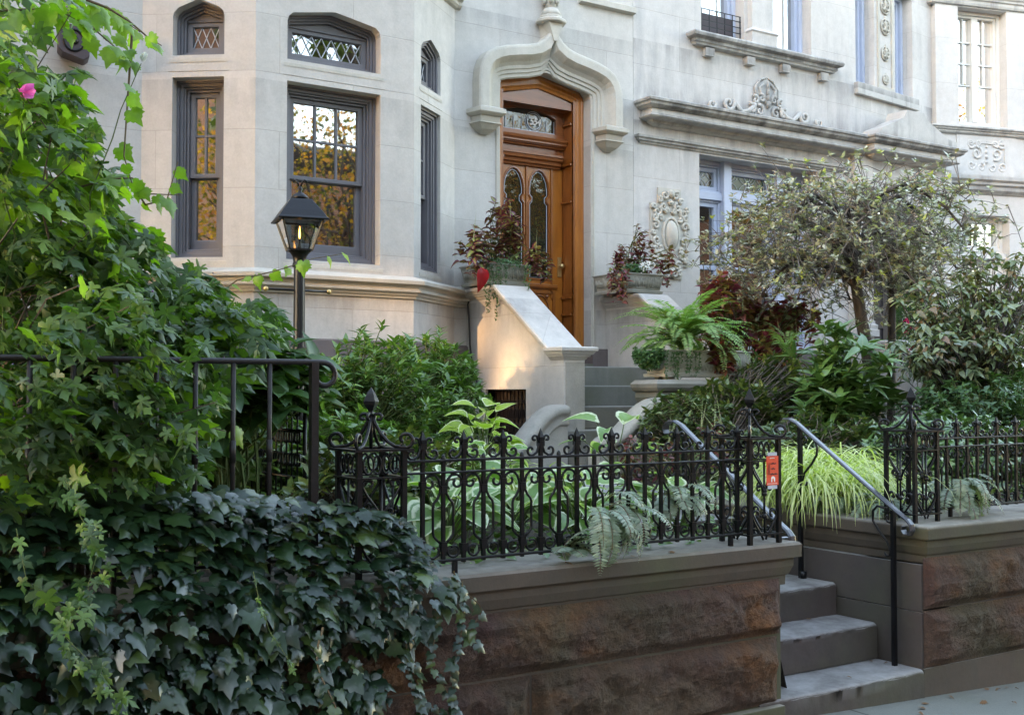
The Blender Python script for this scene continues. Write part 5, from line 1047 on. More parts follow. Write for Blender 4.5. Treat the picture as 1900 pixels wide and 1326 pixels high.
def shrub(name, label, cat, base, blobs, ntips, nl, size, T, mat, spread=.75, group=None, stem='twig', down=0., shell=.5, stalk=.012, zmin=-.6, mid=1):
    t_ = thing(name, base, label, cat, group); tips = np.concatenate([in_ell(int(ntips * f_), c, r, shell, zmin) for c, r, f_ in blobs]); b = np.array(base, float); axes = tips - b; axes /= np.linalg.norm(axes, axis=1, keepdims=True); axes = axes * .6 + np.array([0, 0, .55]) + rng.normal(0, .15, tips.shape)
    acc = Acc(); whorls(acc, tips, axes, nl, size, spread, down)
    for _ in range(mid): inner = tips + (b + np.array([0, 0, .25]) - tips) * rng.uniform(.08, .3, (len(tips), 1)); whorls(acc, inner, axes, (max(2, nl[0] - 3), max(3, nl[1] - 3)), size * .9, spread * 1.1, down + .1)
    acc.go('foliage', T, mat, t_); lines = [bend(b + rng.normal(0, .07, 3) * [1, 1, .1], p) for p in tips[::1]]; stems('stem', lines, stalk, .003, stem, t_); return t_

# ---------------- ivy over the left wall
def ivy_front(x, z): return .06 + .13 * (noise.noise((x * 1.7, z * 2.2, 4)) * .5 + .5) + .16 * max(0, min(1, (1.6 - x) / 1.6)) * (1 - abs(z - .75) * .5)
def ivy_top(x): return float(np.interp(x, [-1, .5, 1.2, 1.75, 1.95, 2.15, 2.3], [1.36, 1.32, 1.27, 1.20, 1.12, .98, .90])) + .05 * noise.noise((x * 4, 0, 9))
def ivy_right(z): return float(np.interp(z, [-.2, .2, .45, .7, .85, 1.0, 1.2], [1.72, 1.76, 1.84, 1.98, 2.22, 2.10, 1.95])) + .07 * noise.noise((z * 5, 3, 1))
A_ = Acc()
while len(A_.p) < 7000:
    x, z = rng.uniform(-.6, 2.3), rng.uniform(-.15, 1.36)
    if x > ivy_right(z) or z > ivy_top(x): continue
    over = z > .9; cl = noise.noise((x * 5.5, z * 5.5, 2)); dpt = ivy_front(x, z) * rng.uniform(.1, 1.15) + .07 * max(0, cl)
    if cl < -.22 and rng.random() < .8 and z < 1.05: continue
    y = 3.87 - dpt if not over else 3.87 - dpt * max(0, 1 - (z - .9) * 1.8) + (z - .9) * rng.uniform(.0, .5)
    nn = np.array([rng.normal(.12, .4), -.8, rng.normal(.85 + (.8 if over else 0), .45)]); A_.add((x, y, z), (rng.normal(.1, .55), -.75, -.9 if not over else -.4), nn, rng.choice([.035, .045, .055, .07, .085]) * rng.uniform(.85, 1.15) * (1.1 if x < 1.5 else .95))
for _ in range(900):     # the top of the mass, lying back over the coping
    x = rng.uniform(-.6, 2.05); y = rng.uniform(3.85, 4.5); z = ivy_top(x) - .10 + .06 * noise.noise((x * 3, y * 3, 0)) - max(0, y - 4.1) * .2; A_.add((x, y, z), (rng.normal(0, .6), -.7, -.3), (rng.normal(0, .25), -.35, 1), rng.uniform(.05, .09))
ivy = A_.go('ivy', T_IVY, 'ivy_leaf', None, .22); tag(ivy, kind='stuff')
# hanging strands, each one a trail of its own
for k, (x0, z0, x1, z1, n) in enumerate(((2.16, .92, 2.19, .12, 34), (2.05, .80, 2.14, .30, 16), (1.96, .86, 2.02, .05, 26), (1.52, .82, 1.56, .25, 14), (2.22, .88, 2.27, .62, 9), (1.88, .7, 2.12, .36, 14))):
    t_ = thing('ivy_trail', (x0, 3.82, z0), ('longest ivy trail, hanging at the right edge of the ivy down the stone', 'short ivy trail slanting right across the rock-faced wall', 'ivy trail hanging between the ivy mass and the outermost trail', 'pale thin ivy trail dangling over the middle of the dark ivy', 'stubby ivy trail lying against the coping edge', 'ivy trail crossing the upper block towards the right')[k], 'ivy', 'ivy trails hanging down the wall')
    y0 = 3.79 if k != 3 else 3.55; pts = [(x0 + (x1 - x0) * t + .03 * math.sin(t * 9 + k), y0 - .03 * math.sin(t * 3) + .02 * t, z0 + (z1 - z0) * t) for t in np.linspace(0, 1, 12)]; stems('stem', [pts], .004, .0015, 'ivy_stem', t_)
    a = Acc()
    for i in range(n): t = (i + .5) / n; j = t * 11; q = np.array(pts[int(j)]) * (1 - j % 1) + np.array(pts[min(11, int(j) + 1)]) * (j % 1); s = rng.choice([-1, 1]); a.add(q, (s * rng.uniform(.3, 1), -.25, -.7), (s * .3, -1, .5), rng.uniform(.032, .062))
    a.go('foliage', T_IVY, 'ivy_leaf', t_)

# ---------------- porcelain-berry vine and the shrub it climbs over
vn = thing('climbing_vine', (.9, 4.8, .85), 'tall tangled climbing vine with lobed green leaves filling the left edge', 'vine')
VB = [(40, 90, 150, 900), (30, 260, 150, 1100), (90, 400, 150, 1100), (60, 560, 170, 1200), (190, 520, 130, 1000), (300, 600, 110, 800), (180, 660, 150, 900), (60, 740, 150, 800), (330, 700, 90, 450), (260, 800, 90, 420), (120, 840, 110, 420), (420, 640, 75, 260), (460, 590, 60, 240), (390, 540, 70, 300), (180, 800, 110, 420), (300, 840, 90, 300), (40, 850, 100, 300)]
A_ = Acc(); B_ = Acc(); anch = []
for px, py, rp, cnt in VB:
    for _ in range(int(cnt * .72)):
        a = rng.uniform(0, 6.28); rr = rp * math.sqrt(rng.random()); X_, Y_ = px + rr * math.cos(a), py + rr * math.sin(a) * .9; d = rng.uniform(4.15, 5.5) if py < 650 else (rng.uniform(3.75, 3.92) if rng.random() < .12 else rng.uniform(3.99, 4.8))
        if X_ > 150 + max(0, Y_ - 180) * .72 and Y_ < 560: continue
        if 75 < X_ < 150 and 25 < Y_ < 118: continue
        if noise.noise(Vector((X_ / 55, Y_ / 45, d * 2.2))) < (-.02 if Y_ < 420 else -.22): continue
        q = P(X_, Y_, Y=d); bright = (Y_ < 430 and rng.random() < .38) or rng.random() < .08
        (B_ if bright else A_).add(tuple(q), (rng.normal(.45, .6), rng.normal(-.3, .4), -.5), (rng.normal(.2, .6), rng.normal(-.15, .4), rng.uniform(.6, 1.5)), rng.uniform(.05, .115) * (d / 4.6))
        if rng.random() < .10: anch.append(tuple(q))
# sprays that leave the mass and hang in front of the house
sprays = [([(0, 20), (60, 18), (120, 25), (170, 50), (210, 85), (245, 115)], 4.5, .0065, 20, .85, 60), ([(245, 60), (240, 140), (236, 200), (230, 290), (245, 340)], 4.5, .003, 8, .9, 26), ([(80, 390), (140, 350), (200, 332), (245, 330), (280, 360), (335, 362)], 4.6, .004, 9, .8, 22), ([(250, 350), (270, 380), (310, 370), (330, 300)], 4.6, .002, 5, .6, 16),
          ([(160, 0), (200, 15), (240, 40), (275, 70), (300, 85)], 4.4, .004, 12, .75, 30), ([(100, 0), (150, 30), (190, 10), (260, 60)], 4.7, .004, 14, 1, 40), ([(380, 560), (440, 520), (520, 500), (580, 480), (640, 470)], 6.3, .003, 9, .62, 14), ([(300, 700), (340, 740), (380, 790), (420, 800)], 4.1, .004, 12, .9, 24), ([(120, 880), (150, 960), (185, 1010), (165, 1080), (160, 1130)], 3.48, .003, 26, .78, 62), ([(150, 1120), (120, 1180), (170, 1230), (200, 1270), (235, 1310)], 3.46, .003, 24, .72, 60), ([(470, 1060), (480, 1110), (500, 1170), (540, 1230), (545, 1245)], 3.5, .0022, 9, .36, 22), ([(30, 980), (50, 1080), (90, 1100)], 3.5, .003, 5, 1.0, 40), ([(130, 260), (155, 320), (160, 250)], 4.5, .003, 8, .8, 22)]
lines = []; near = []
for pts, d, r_, n, sz, off in sprays:
    ln_ = [tuple(P(x, y, Y=d)) for x, y in pts]; (near if d < 3.6 else lines).append(ln_)
    for i in range(n):
        j = (i + rng.random()) / n * (len(pts) - 1); a, b = pts[int(j)], pts[min(len(pts) - 1, int(j) + 1)]; f_ = j % 1; X_, Y_ = a[0] + (b[0] - a[0]) * f_ + rng.normal(0, off * .25), a[1] + (b[1] - a[1]) * f_ + rng.uniform(-.2, 1) * off * .3
        q = P(X_, Y_, Y=d + rng.normal(0, .06)); (A_ if d < 3.6 else B_).add(tuple(q), (rng.normal(.3, .5), rng.normal(-.3, .3), -.9), (rng.normal(0, .5), -.9, .5), .095 * sz * rng.uniform(.6, 1.15) * (d / 4.6))
A_.go('foliage', T_VINE, 'vine_leaf', vn, .35); B_.go('backlit_foliage', T_GRAPE, 'vine_leaf_backlit', vn, .45)  # second leaf set is coloured brighter, as if sun shone through it
stems('stem', lines, .0055, .002, 'ivy_stem', vn, 6); stems('hanging_stem', near, .0016, .001, 'green_stem', vn, 5)
random.shuffle(anch)
stems('branch', [bend((rng.uniform(.2, 1.1), rng.uniform(4.5, 5.1), .9), q, .5, 7, .05) for q in anch[:150]], .009, .002, 'twig', vn)
m = MB()
for q in anch[:90]:
    for _ in range(int(rng.integers(3, 8))): m.ball(tuple(np.array(q) + rng.normal(0, .022, 3)), .0042, 4)
m.build('berries', 'berry', vn)
fl_ = thing('flowering_shrub', (.65, 4.4, .85), 'pink trumpet bloom and a white bud of a shrub held up in the vine', 'flower')
c_ = P(45, 172, Y=4.15); a = Acc()
for k in range(5): an = k * 1.257; a.add(tuple(c_), (math.cos(an) * .7 + .3, -.8, math.sin(an) * .7), (math.cos(an), .6, math.sin(an)), .052)
a.go('pink_bloom', T_ROUND, 'pink_petal', fl_, .05); c_ = P(262, 112, Y=4.45); a = Acc()
for k in range(5): an = k * 1.257; a.add(tuple(c_), (math.cos(an) * .3 + .3, -.3, math.sin(an) * .3 + .5), (math.cos(an), .3, math.sin(an)), .036)
a.go('white_bud', T_ROUND, 'white_petal', fl_, .05)
stems('stem', [bend((.7, 4.5, .9), tuple(P(45, 180, Y=4.16)), .6, 8, .03), bend((.9, 4.6, .9), tuple(P(262, 118, Y=4.46)), .6, 8, .03)], .006, .002, 'green_stem', fl_)

# ---------------- shrubs in the left garden
shrub('hydrangea', 'broad-leaved green shrub with large toothed leaves left of the lamp post', 'shrub', (1.95, 6.1, .9), [((2.05, 6.0, 1.75), (.55, .5, .42), .7), ((1.5, 5.8, 1.5), (.6, .5, .5), .5)], 130, (4, 6), .17, T_ROUND, 'big_leaf', .95, stem='green_stem', down=.35)
shrub('andromeda_shrub', 'glossy green shrub with whorled narrow leaves standing below the bay, left half', 'shrub', (3.45, 7.7, .9), [((3.3, 7.6, 1.45), (.42, .42, .45), .6), ((3.75, 7.6, 1.56), (.5, .45, .58), 1.)], 190, (7, 10), .095, T_LONG, 'shrub_leaf', .8, 'glossy shrubs below the bay window', 'green_stem')
shrub('andromeda_shrub', 'glossy green shrub with whorled narrow leaves reaching up beside the stoop cheek', 'shrub', (4.45, 8.2, .9), [((4.35, 8.1, 1.54), (.5, .45, .60), 1.), ((4.75, 8.3, 1.5), (.32, .3, .55), .4)], 190, (7, 10), .095, T_LONG, 'shrub_leaf', .8, 'glossy shrubs below the bay window', 'green_stem')
shrub('low_shrub', 'dark low shrub with reddish leaves behind the left iron post', 'shrub', (2.35, 5.0, .88), [((2.3, 4.9, 1.10), (.36, .40, .28), 1.), ((2.75, 5.3, 1.15), (.4, .4, .25), .8)], 130, (6, 8), .075, T_OVAL, 'azalea_leaf', .85, stem='twig')
shrub('low_shrub', 'small-leaved green shrub filling the bed between the lamp post and the curled railing', 'shrub', (2.3, 7.0, .9), [((2.2, 6.8, 1.25), (.7, .5, .35), 1.), ((3.0, 6.9, 1.2), (.5, .4, .35), .8)], 150, (6, 9), .085, T_OVAL, 'shrub_leaf', .85, stem='green_stem')

# ---------------- hostas
def hosta(c, n, size, mat, label, height=.25, cat='hosta', lean=.5, grp='hostas in the bed behind the fence'):
    t_ = thing('hosta', (c[0], c[1], .85), label, cat, grp); a = Acc(); ls = []; n = int(n * 1.5); size *= .82
    for i in range(n):
        an = i * 2.4 + rng.random(); r_ = .04 + .20 * math.sqrt((i + .5) / n) * size / .2; h = height * rng.uniform(.55, 1.15) * (1.15 - .5 * (i / n)); p = np.array([c[0] + r_ * math.cos(an), c[1] + r_ * math.sin(an), c[2] + h]); o = np.array([math.cos(an), math.sin(an), 0])
        a.add(p, o * .9 + np.array([0, 0, .55 - lean * (i / n) * 1.6]), np.array([0, 0, 1]) - o * .1 + np.array([0, -.25, 0]), size * rng.uniform(.7, 1.15)); ls.append(bend((c[0], c[1], c[2] - .02), tuple(p), .2, 4, .005))
    a.go('foliage', T_HOSTA, mat, t_, .18); stems('stalk', ls, .004, .003, 'green_stem', t_); return t_
hl = ['white-edged hosta just behind the fence beside the left iron post', 'white-edged hosta behind the fence, second clump from the left post', 'broad white-edged hosta in the middle of the fence bed', 'white-edged hosta behind the fence right of the middle clump', 'small white-edged hosta further back near the wing wall', 'white-edged hosta at the back of the bed below the shrubs', 'half-hidden hosta in the shade behind the right half of the fence', 'hosta showing two upright bright leaves above the fence rail']
for k, (x, y, z, n, s) in enumerate(((2.50, 4.45, .92, 24, .19), (3.05, 4.75, .90, 24, .20), (3.15, 4.35, .90, 20, .19), (3.55, 4.75, .90, 20, .20), (3.75, 6.1, .98, 16, .17), (3.2, 5.6, .95, 20, .19), (3.9, 4.5, .88, 14, .16), (4.0, 5.15, 1.15, 5, .20))): hosta((x, y, z), n, s, 'hosta_leaf', hl[k])
hosta((4.08, 6.75, 1.02), 20, .18, 'hosta_lime', 'yellow-green hosta standing tall in front of the left wing wall', .40, lean=.25)
hosta((3.55, 6.3, 1.0), 14, .15, 'hosta_lime', 'yellow-green hosta low beside the tall lime one', .20)

def cover(name, x0, x1, y0, y1, n, mat, label, z0=.88):
    a = Acc()
    for _ in range(n):
        x, y = rng.uniform(x0, x1), rng.uniform(y0, y1)
        if noise.noise((x * 2.5, y * 2.5, 5)) < -.25: continue
        a.add((x, y, z0 + max(0, y - 5.5) * .04 + rng.uniform(.0, .09)), (rng.normal(0, 1), rng.normal(0, 1), .2), (rng.normal(0, .4), -.3, 1), rng.uniform(.03, .07))
    o = a.go(name, T_OVAL, mat, None, .4); return tag(o, label, kind='stuff')
cover('ground_cover', .6, 3.98, 4.05, 8.4, 5200, 'shrub_leaf', 'low leafy ground cover under the hostas and shrubs')
cover('ground_cover', 5.5, 9.5, 4.35, 7.2, 5200, 'azalea_leaf', 'low leafy ground cover in the right garden')
# ---------------- arching grasses
def grass(name, c, n, L, label, bias=(0, 0), spread=.12, grp='clumps of striped arching grass'):
    t_ = thing(name, c, label, 'grass', grp); V, F_, E_ = [], [], []; k = 0
    for i in range(n):
        an = rng.uniform(0, 6.283); d = np.array([math.cos(an) + bias[0], math.sin(an) + bias[1], 0]); d /= np.linalg.norm(d); s = np.array([-d[1], d[0], 0]); l = L * rng.uniform(.6, 1.15); w_ = rng.uniform(.0035, .006); p = np.array(c) + rng.normal(0, spread, 3) * [1, 1, .05]; el = rng.uniform(.9, 1.4)
        for j in range(8):
            t = j / 7; ww = w_ * (1 - t ** 3) + .0004; V += [p - s * ww, p + s * ww]; E_ += [1, 1]; p = p + (d * math.cos(el) + np.array([0, 0, math.sin(el)])) * l / 7; el -= rng.uniform(.30, .46)
            if j < 7: F_.append((k + 2 * j, k + 2 * j + 1, k + 2 * j + 3, k + 2 * j + 2))
        k += 16
    off = np.array(c); me = bpy.data.meshes.new('blades'); me.from_pydata([tuple(v - off) for v in V], [], F_); me.materials.append(MATS['grass_blade']); me.polygons.foreach_set('use_smooth', [True] * len(F_)); o = bpy.data.objects.new('blades', me); sc.collection.objects.link(o); o.parent = t_; return t_
grass('striped_grass', (5.40, 4.90, .93), 900, .62, 'golden striped grass spilling over the coping beside the right handrail', (-.45, -.35), .15)
grass('striped_grass', (5.72, 5.25, 1.0), 700, .62, 'golden striped grass clump behind the one at the handrail', (-.2, -.2), .15)
grass('striped_grass', (3.35, 6.1, .98), 260, .42, 'yellow-green grass behind the hostas near the glossy shrub', (0, -.2), .2)
grass('striped_grass', (3.95, 6.2, .98), 220, .38, 'yellow-green grass at the foot of the left wing wall', (0, -.2), .2)

# ---------------- ferns
def frond(acc, base, d, L, droop, leafsz, rachis, n=22, el=.9, tw=0):
    d = np.array(d, float); d /= np.linalg.norm(d); s = np.array([-d[1], d[0], 0]); p = np.array(base, float); pts = [tuple(p)]
    for j in range(n):
        t = j / n; dirv = d * math.cos(el) + np.array([0, 0, math.sin(el)]); up = np.cross(s, dirv) * -1; up = np.cross(dirv, s) * -1; up = up if up[2] > 0 else -up
        wl = leafsz * (math.sin(math.pi * min(1, t * .92 + .08)) ** .7) * (1 if t < .85 else .7)
        for sg in (-1, 1): acc.add(p, s * sg + dirv * .35, up, wl)
        p = p + dirv * L / n; el -= droop / n
        if j % 4 == 3: pts.append(tuple(p))
    rachis.append(pts)
T_PIN = t_ell(.15, .02, .12, 3)
def fern(name, c, n, L, label, mat='fern_leaf', bias=(0, 0, 0), size=.05, droop=1.8, grp=None, el=(.5, 1.4), nn=24):
    t_ = thing(name, c, label, 'fern', grp); a = Acc(); ra = []
    for i in range(n): an = i * 2.4 + rng.random() * .5; frond(a, np.array(c) + rng.normal(0, .02, 3), (math.cos(an) + bias[0], math.sin(an) + bias[1], 0), L * rng.uniform(.65, 1.1), droop * rng.uniform(.7, 1.2), size * rng.uniform(.85, 1.1), ra, nn, rng.uniform(*el))
    a.go('fronds', T_PIN, mat, t_, .12); stems('rachis', ra, .0018, .0008, 'green_stem' if mat == 'fern_leaf' else 'red_stem', t_); return t_
fern('sword_fern', (6.50, 7.45, 2.0), 66, .76, 'bright green sword fern arching out of the long planter, main clump', size=.078, bias=(-.15, -.25, 0), nn=38)
fern('sword_fern', (6.92, 7.48, 1.95), 14, .5, 'smaller sword fern drooping from the right end of the long planter', size=.045, bias=(.1, -.5, 0), droop=2.6)
fern('sword_fern', (7.9, 7.6, 2.0), 12, .45, 'pale fern standing behind the rhododendron right of the long planter', size=.05, el=(1.0, 1.4))
PFL = ['silvery painted fern hanging low over the coping in the middle of the fence', 'painted fern fronds arching right over the coping beside the low-hanging one', 'painted fern pushing through the pickets near the gate post', 'small painted fern leaf lying on the coping under the fence', 'silvery painted fern beside the right handrail, below the striped grass', 'painted fern trailing through the right fence onto the coping', 'painted fern behind the first panel of the right fence', 'painted fern between the striped grass and the right cage post']
for k, (c, n, L, b, dr) in enumerate((((2.92, 3.90, 1.06), 9, .34, (.25, -1.6, 0), 3.2), ((3.02, 3.93, 1.10), 6, .30, (1.0, -1.2, 0), 2.6), ((3.45, 4.02, 1.12), 8, .28, (.2, -1.0, 0), 2.6), ((2.80, 3.95, .93), 5, .18, (0, -1.2, 0), 1.2), ((5.32, 4.35, .95), 12, .30, (-.9, -.4, 0), 2.3), ((5.62, 4.1, 1.05), 10, .34, (.1, -1.0, 0), 2.8), ((5.85, 4.3, 1.05), 10, .34, (.1, -.6, 0), 2.3), ((5.28, 4.65, .97), 12, .30, (-.8, -.3, 0), 2.0))):
    fern('painted_fern', c, n + 4, L, PFL[k], 'painted_fern', b, .048, dr, 'silvery ferns along the coping', (.2, 1.0), 30)

# ---------------- coleus
def spikes(m, pts, L=.22):
    for p in pts:
        d = Vector((rng.normal(0, .28), rng.normal(0, .2), 1)).normalized(); n = int(L / .011)
        for k in range(n): m.ball(tuple(Vector(p) + d * (k * .011)), .0058 * (1.05 - k / n * .8), 4)
def coleus(c, blobs, ntips, label, mat='coleus_leaf', size=.085, nsp=6, L=.2, grp='coleus plants'):
    t_ = thing('coleus', c, label, 'coleus', grp); tips = np.concatenate([in_ell(int(ntips * f), cc, r, .3, -.7) for cc, r, f in blobs]); a = Acc(); ax = np.array([[0, 0, 1.]] * len(tips)) + rng.normal(0, .3, (len(tips), 3)); whorls(a, tips, ax, (4, 6), size * .9, .95, .2)
    [whorls(a, tips - [0, 0, dz], ax, (3, 4), size * sz_, 1.1, .35) for dz, sz_ in ((.055, 1.0), (.11, 1.1), (.17, 1.15))]; a.go('foliage', T_COL, mat, t_); stems('stem', [bend(np.array(c) + rng.normal(0, .03, 3), p, .4) for p in tips], .005, .003, 'green_stem', t_)
    if nsp: m = MB(); spikes(m, [tips[i] for i in rng.integers(0, len(tips), nsp)], L); m.build('flower_spikes', 'seed_spike', t_)
    return t_
coleus((5.77, 9.33, 2.78), [((5.82, 9.25, 3.20), (.18, .14, .36), .9), ((5.42, 9.1, 3.02), (.22, .12, .22), .6), ((6.08, 9.0, 2.90), (.20, .12, .08), .4)], 22, 'tall burgundy and green coleus in the left stoop planter', size=.085, nsp=6, L=.26)
coleus((7.4, 9.33, 2.78), [((7.50, 9.30, 3.05), (.20, .14, .32), 1.), ((7.18, 9.2, 3.12), (.07, .08, .34), .45), ((6.98, 8.95, 2.76), (.16, .12, .16), .6), ((7.75, 9.15, 3.0), (.12, .1, .16), .4)], 22, 'red-purple coleus in the right stoop planter', 'coleus_dark', .06, 5, .2)
coleus((7.9, 8.3, .9), [((7.45, 8.0, 2.45), (.22, .25, .30), .7), ((8.05, 8.3, 2.42), (.45, .3, .25), 1.3), ((8.75, 8.4, 2.42), (.35, .3, .25), .8), ((8.1, 8.0, 2.1), (.45, .25, .15), .5)], 44, 'large mass of rust and burgundy coleus below the blue window', 'coleus_dark', .095, 14, .28)
coleus((6.72, 7.45, 1.93), [((6.78, 7.33, 1.98), (.13, .08, .10), 1.)], 9, 'small dark red coleus among the fern in the long planter', 'coleus_dark', .10, 3, .16)
coleus((4.85, 5.6, .9), [((4.7, 5.65, 1.28), (.28, .18, .08), 1.), ((5.25, 5.7, 1.32), (.15, .15, .08), .5)], 16, 'low coleus with tall pale flower spikes in front of the right wing wall', 'coleus_dark', .05, 12, .24)
m = thing('heart_leaf_plant', (5.5, 9.1, 2.75), 'single crimson heart-shaped leaf hanging from the left stoop planter', 'plant'); a = Acc(); q = P(893, 500, Y=9.0); a.add(tuple(q), (.05, -.2, -1), (0, -1, .2), .19); a.go('foliage', T_HOSTA, 'red_leaf', m, .02); stems('stem', [bend((5.62, 9.18, 2.80), tuple(q), .8, 4, .004)], .003, .002, 'red_stem', m)

# ---------------- trailing plants out of the planters
def trailers(name, c, drops, label, mat='boxy_leaf', size=.017, bush=None, stem='green_stem'):
    t_ = thing(name, c, label, 'trailing plant', 'plants trailing over the planter rims'); a = Acc(); ls = []
    for (x, y, z, L) in drops:
        pts = [(x, y, z)]; q = np.array([x, y, z], float); n = max(4, int(L / .03))
        for i in range(n): q = q + np.array([rng.normal(0, .005), rng.normal(-.001, .004), -.03 if i > 1 else -.008]); pts.append(tuple(q)); [a.add(q + rng.normal(0, .005, 3), (rng.normal(0, 1), -.6, rng.normal(0, .5)), (0, -1, .6), size * rng.uniform(.7, 1.3)) for _ in range(5)]
        ls.append(pts)
    if bush:
        for cc, r, n in bush: [a.add(p, (rng.normal(0, 1), -.5, rng.normal(0, .6)), (rng.normal(0, .5), -.6, .8), size * rng.uniform(.9, 1.5)) for p in in_ell(n, cc, r, .3)]
    a.go('foliage', T_OVAL, mat, t_, .4); stems('stem', ls, .002, .001, stem, t_); return t_
trailers('trailing_vine', (5.6, 9.2, 2.8), [(5.50 + .035 * k, 9.06 + rng.normal(0, .02), 2.78, rng.uniform(.35, .62)) for k in range(7)] + [(5.90, 8.93, 2.8, .38), (5.87, 8.95, 2.8, .25)], 'fine-leaved green strands hanging from the left stoop planter', size=.022, bush=[((5.7, 9.1, 2.82), (.25, .12, .05), 300)])
trailers('trailing_vine', (6.2, 7.4, 1.95), [(6.30 + rng.normal(0, .02), 7.30, 1.94, rng.uniform(.5, .72)) for k in range(3)] + [(6.22 + .05 * k, 7.31, 1.94, rng.uniform(.1, .35)) for k in range(8)], 'jointed green strands falling over the front of the long planter', size=.020)
trailers('creeping_plant', (6.12, 7.45, 1.9), [(6.1, 7.32, 1.9, .1)], 'dark dense clump bulging over the left end of the long planter', size=.026, bush=[((6.10, 7.42, 1.92), (.14, .13, .13), 1500)])
trailers('creeping_plant', (7.3, 9.2, 2.8), [(7.15, 9.05, 2.8, .08)], 'feathery green tuft with white flowers in the right stoop planter', size=.03, bush=[((7.32, 9.15, 2.86), (.16, .10, .07), 350)])
a = Acc()
wf = thing('white_flowers', (7.4, 9.12, 2.82), 'small cluster of white blossoms at the rim of the right stoop planter', 'flowers')
for _ in range(60): q = np.array([7.42, 9.05, 2.90]) + rng.normal(0, .03, 3) * [1.3, .6, .9]; a.add(q, unit(1)[0], (0, -1, .4), .026)
a.go('blossom', T_ROUND, 'white_petal', wf)

# ---------------- right garden
shrub('rhododendron', 'rhododendron with long glossy whorled leaves behind the right handrail', 'shrub', (7.3, 6.5, .88), [((7.15, 6.3, 1.72), (.38, .4, .45), 1.), ((7.75, 6.6, 1.62), (.5, .4, .42), .9), ((7.0, 6.2, 1.35), (.35, .3, .3), .4)], 36, (8, 11), .19, T_LONG, 'rhodo_leaf', .85, stem='green_stem', down=.05, shell=.2)
shrub('azalea', 'small-leaved azalea on the mound below the planter pedestal', 'shrub', (6.0, 6.6, .88), [((5.95, 6.75, 1.36), (.42, .35, .28), 1.), ((6.6, 6.9, 1.50), (.5, .35, .22), 1.3), ((7.35, 7.25, 1.62), (.45, .3, .34), 1.2)], 250, (6, 8), .066, T_OVAL, 'azalea_leaf', .9, 'azaleas in the right garden')
shrub('azalea', 'wide low azalea right behind the gate post and handrail', 'shrub', (6.3, 5.9, .88), [((5.9, 5.9, 1.12), (.55, .35, .26), 1.), ((6.8, 6.1, 1.18), (.6, .4, .3), 1.)], 260, (6, 8), .066, T_OVAL, 'azalea_leaf', .9, 'azaleas in the right garden')
shrub('azalea', 'dark azalea bank behind the right fence', 'shrub', (7.6, 5.6, .88), [((7.4, 5.5, 1.15), (.8, .45, .33), 1.), ((8.8, 5.4, 1.15), (.8, .45, .35), .8)], 330, (6, 9), .075, T_OVAL, 'rhodo_leaf', .9, 'azaleas in the right garden')
shrub('viburnum', 'large loose shrub with drooping leaves, some turned rust brown, at the right edge', 'shrub', (8.9, 6.3, .88), [((8.75, 6.3, 2.10), (.85, .55, .58), 1.3), ((9.5, 6.5, 2.3), (.6, .5, .70), 1.), ((8.1, 6.1, 1.95), (.45, .25, .25), .3)], 210, (4, 7), .095, T_OVAL, 'viburnum_leaf', 1.0, stem='bark', down=.7, shell=.3)
shrub('rose_bush', 'leafy green bush below the drooping shrub at the right edge', 'shrub', (8.5, 5.9, .88), [((8.3, 5.9, 1.45), (.8, .45, .35), 1.), ((9.2, 6.0, 1.5), (.6, .4, .4), .6)], 300, (5, 8), .065, T_OVAL, 'big_leaf', 1.0, stem='green_stem', down=.2)
tp = thing('topiary', (11.75, 9.2, 2.0), 'clipped conical evergreen in front of the dark neighbouring door', 'topiary'); a = Acc()
for _ in range(2600):
    h = rng.random() ** 1.4; an = rng.uniform(0, 6.28); r_ = .24 * (1 - h) ** .7 * rng.uniform(.75, 1.05) + .01; a.add((11.75 + r_ * math.cos(an), 9.2 + r_ * math.sin(an), 2.22 + .78 * h), (math.cos(an), math.sin(an), .8), (math.cos(an), math.sin(an), .2), .045)
a.go('foliage', T_SMALL, 'boxy_leaf', tp, .3); MB().lathe([(.10, 0), (.15, .2), (.16, .24), (.12, .24)], (11.75, 9.2, 2.0), 14).build('pot', 'cast_stone', tp); m = MB(); m.tube([(11.75, 9.2, 2.2), (11.75, 9.2, 2.8)], .012, 6); m.build('trunk', 'bark', tp)
bg_ = thing('begonia', (9.0, 7.0, .88), 'tall magenta-flowered plant with drooping petals before the neighbouring stoop', 'flower'); a = Acc()
for px, py in ((1683, 590), (1688, 600), (1690, 640), (1695, 648), (1680, 612)):
    q = P(px, py, Y=7.0)
    for _ in range(6): a.add(tuple(q), (rng.normal(0, .6), -.2, -1), (rng.normal(0, .5), -1, 0), .06)
a.go('bloom', T_OVAL, 'magenta_petal', bg_); stems('stem', [bend((9.0, 7.0, .9), tuple(P(1684, 600, Y=7.0)), .7)], .006, .003, 'green_stem', bg_)

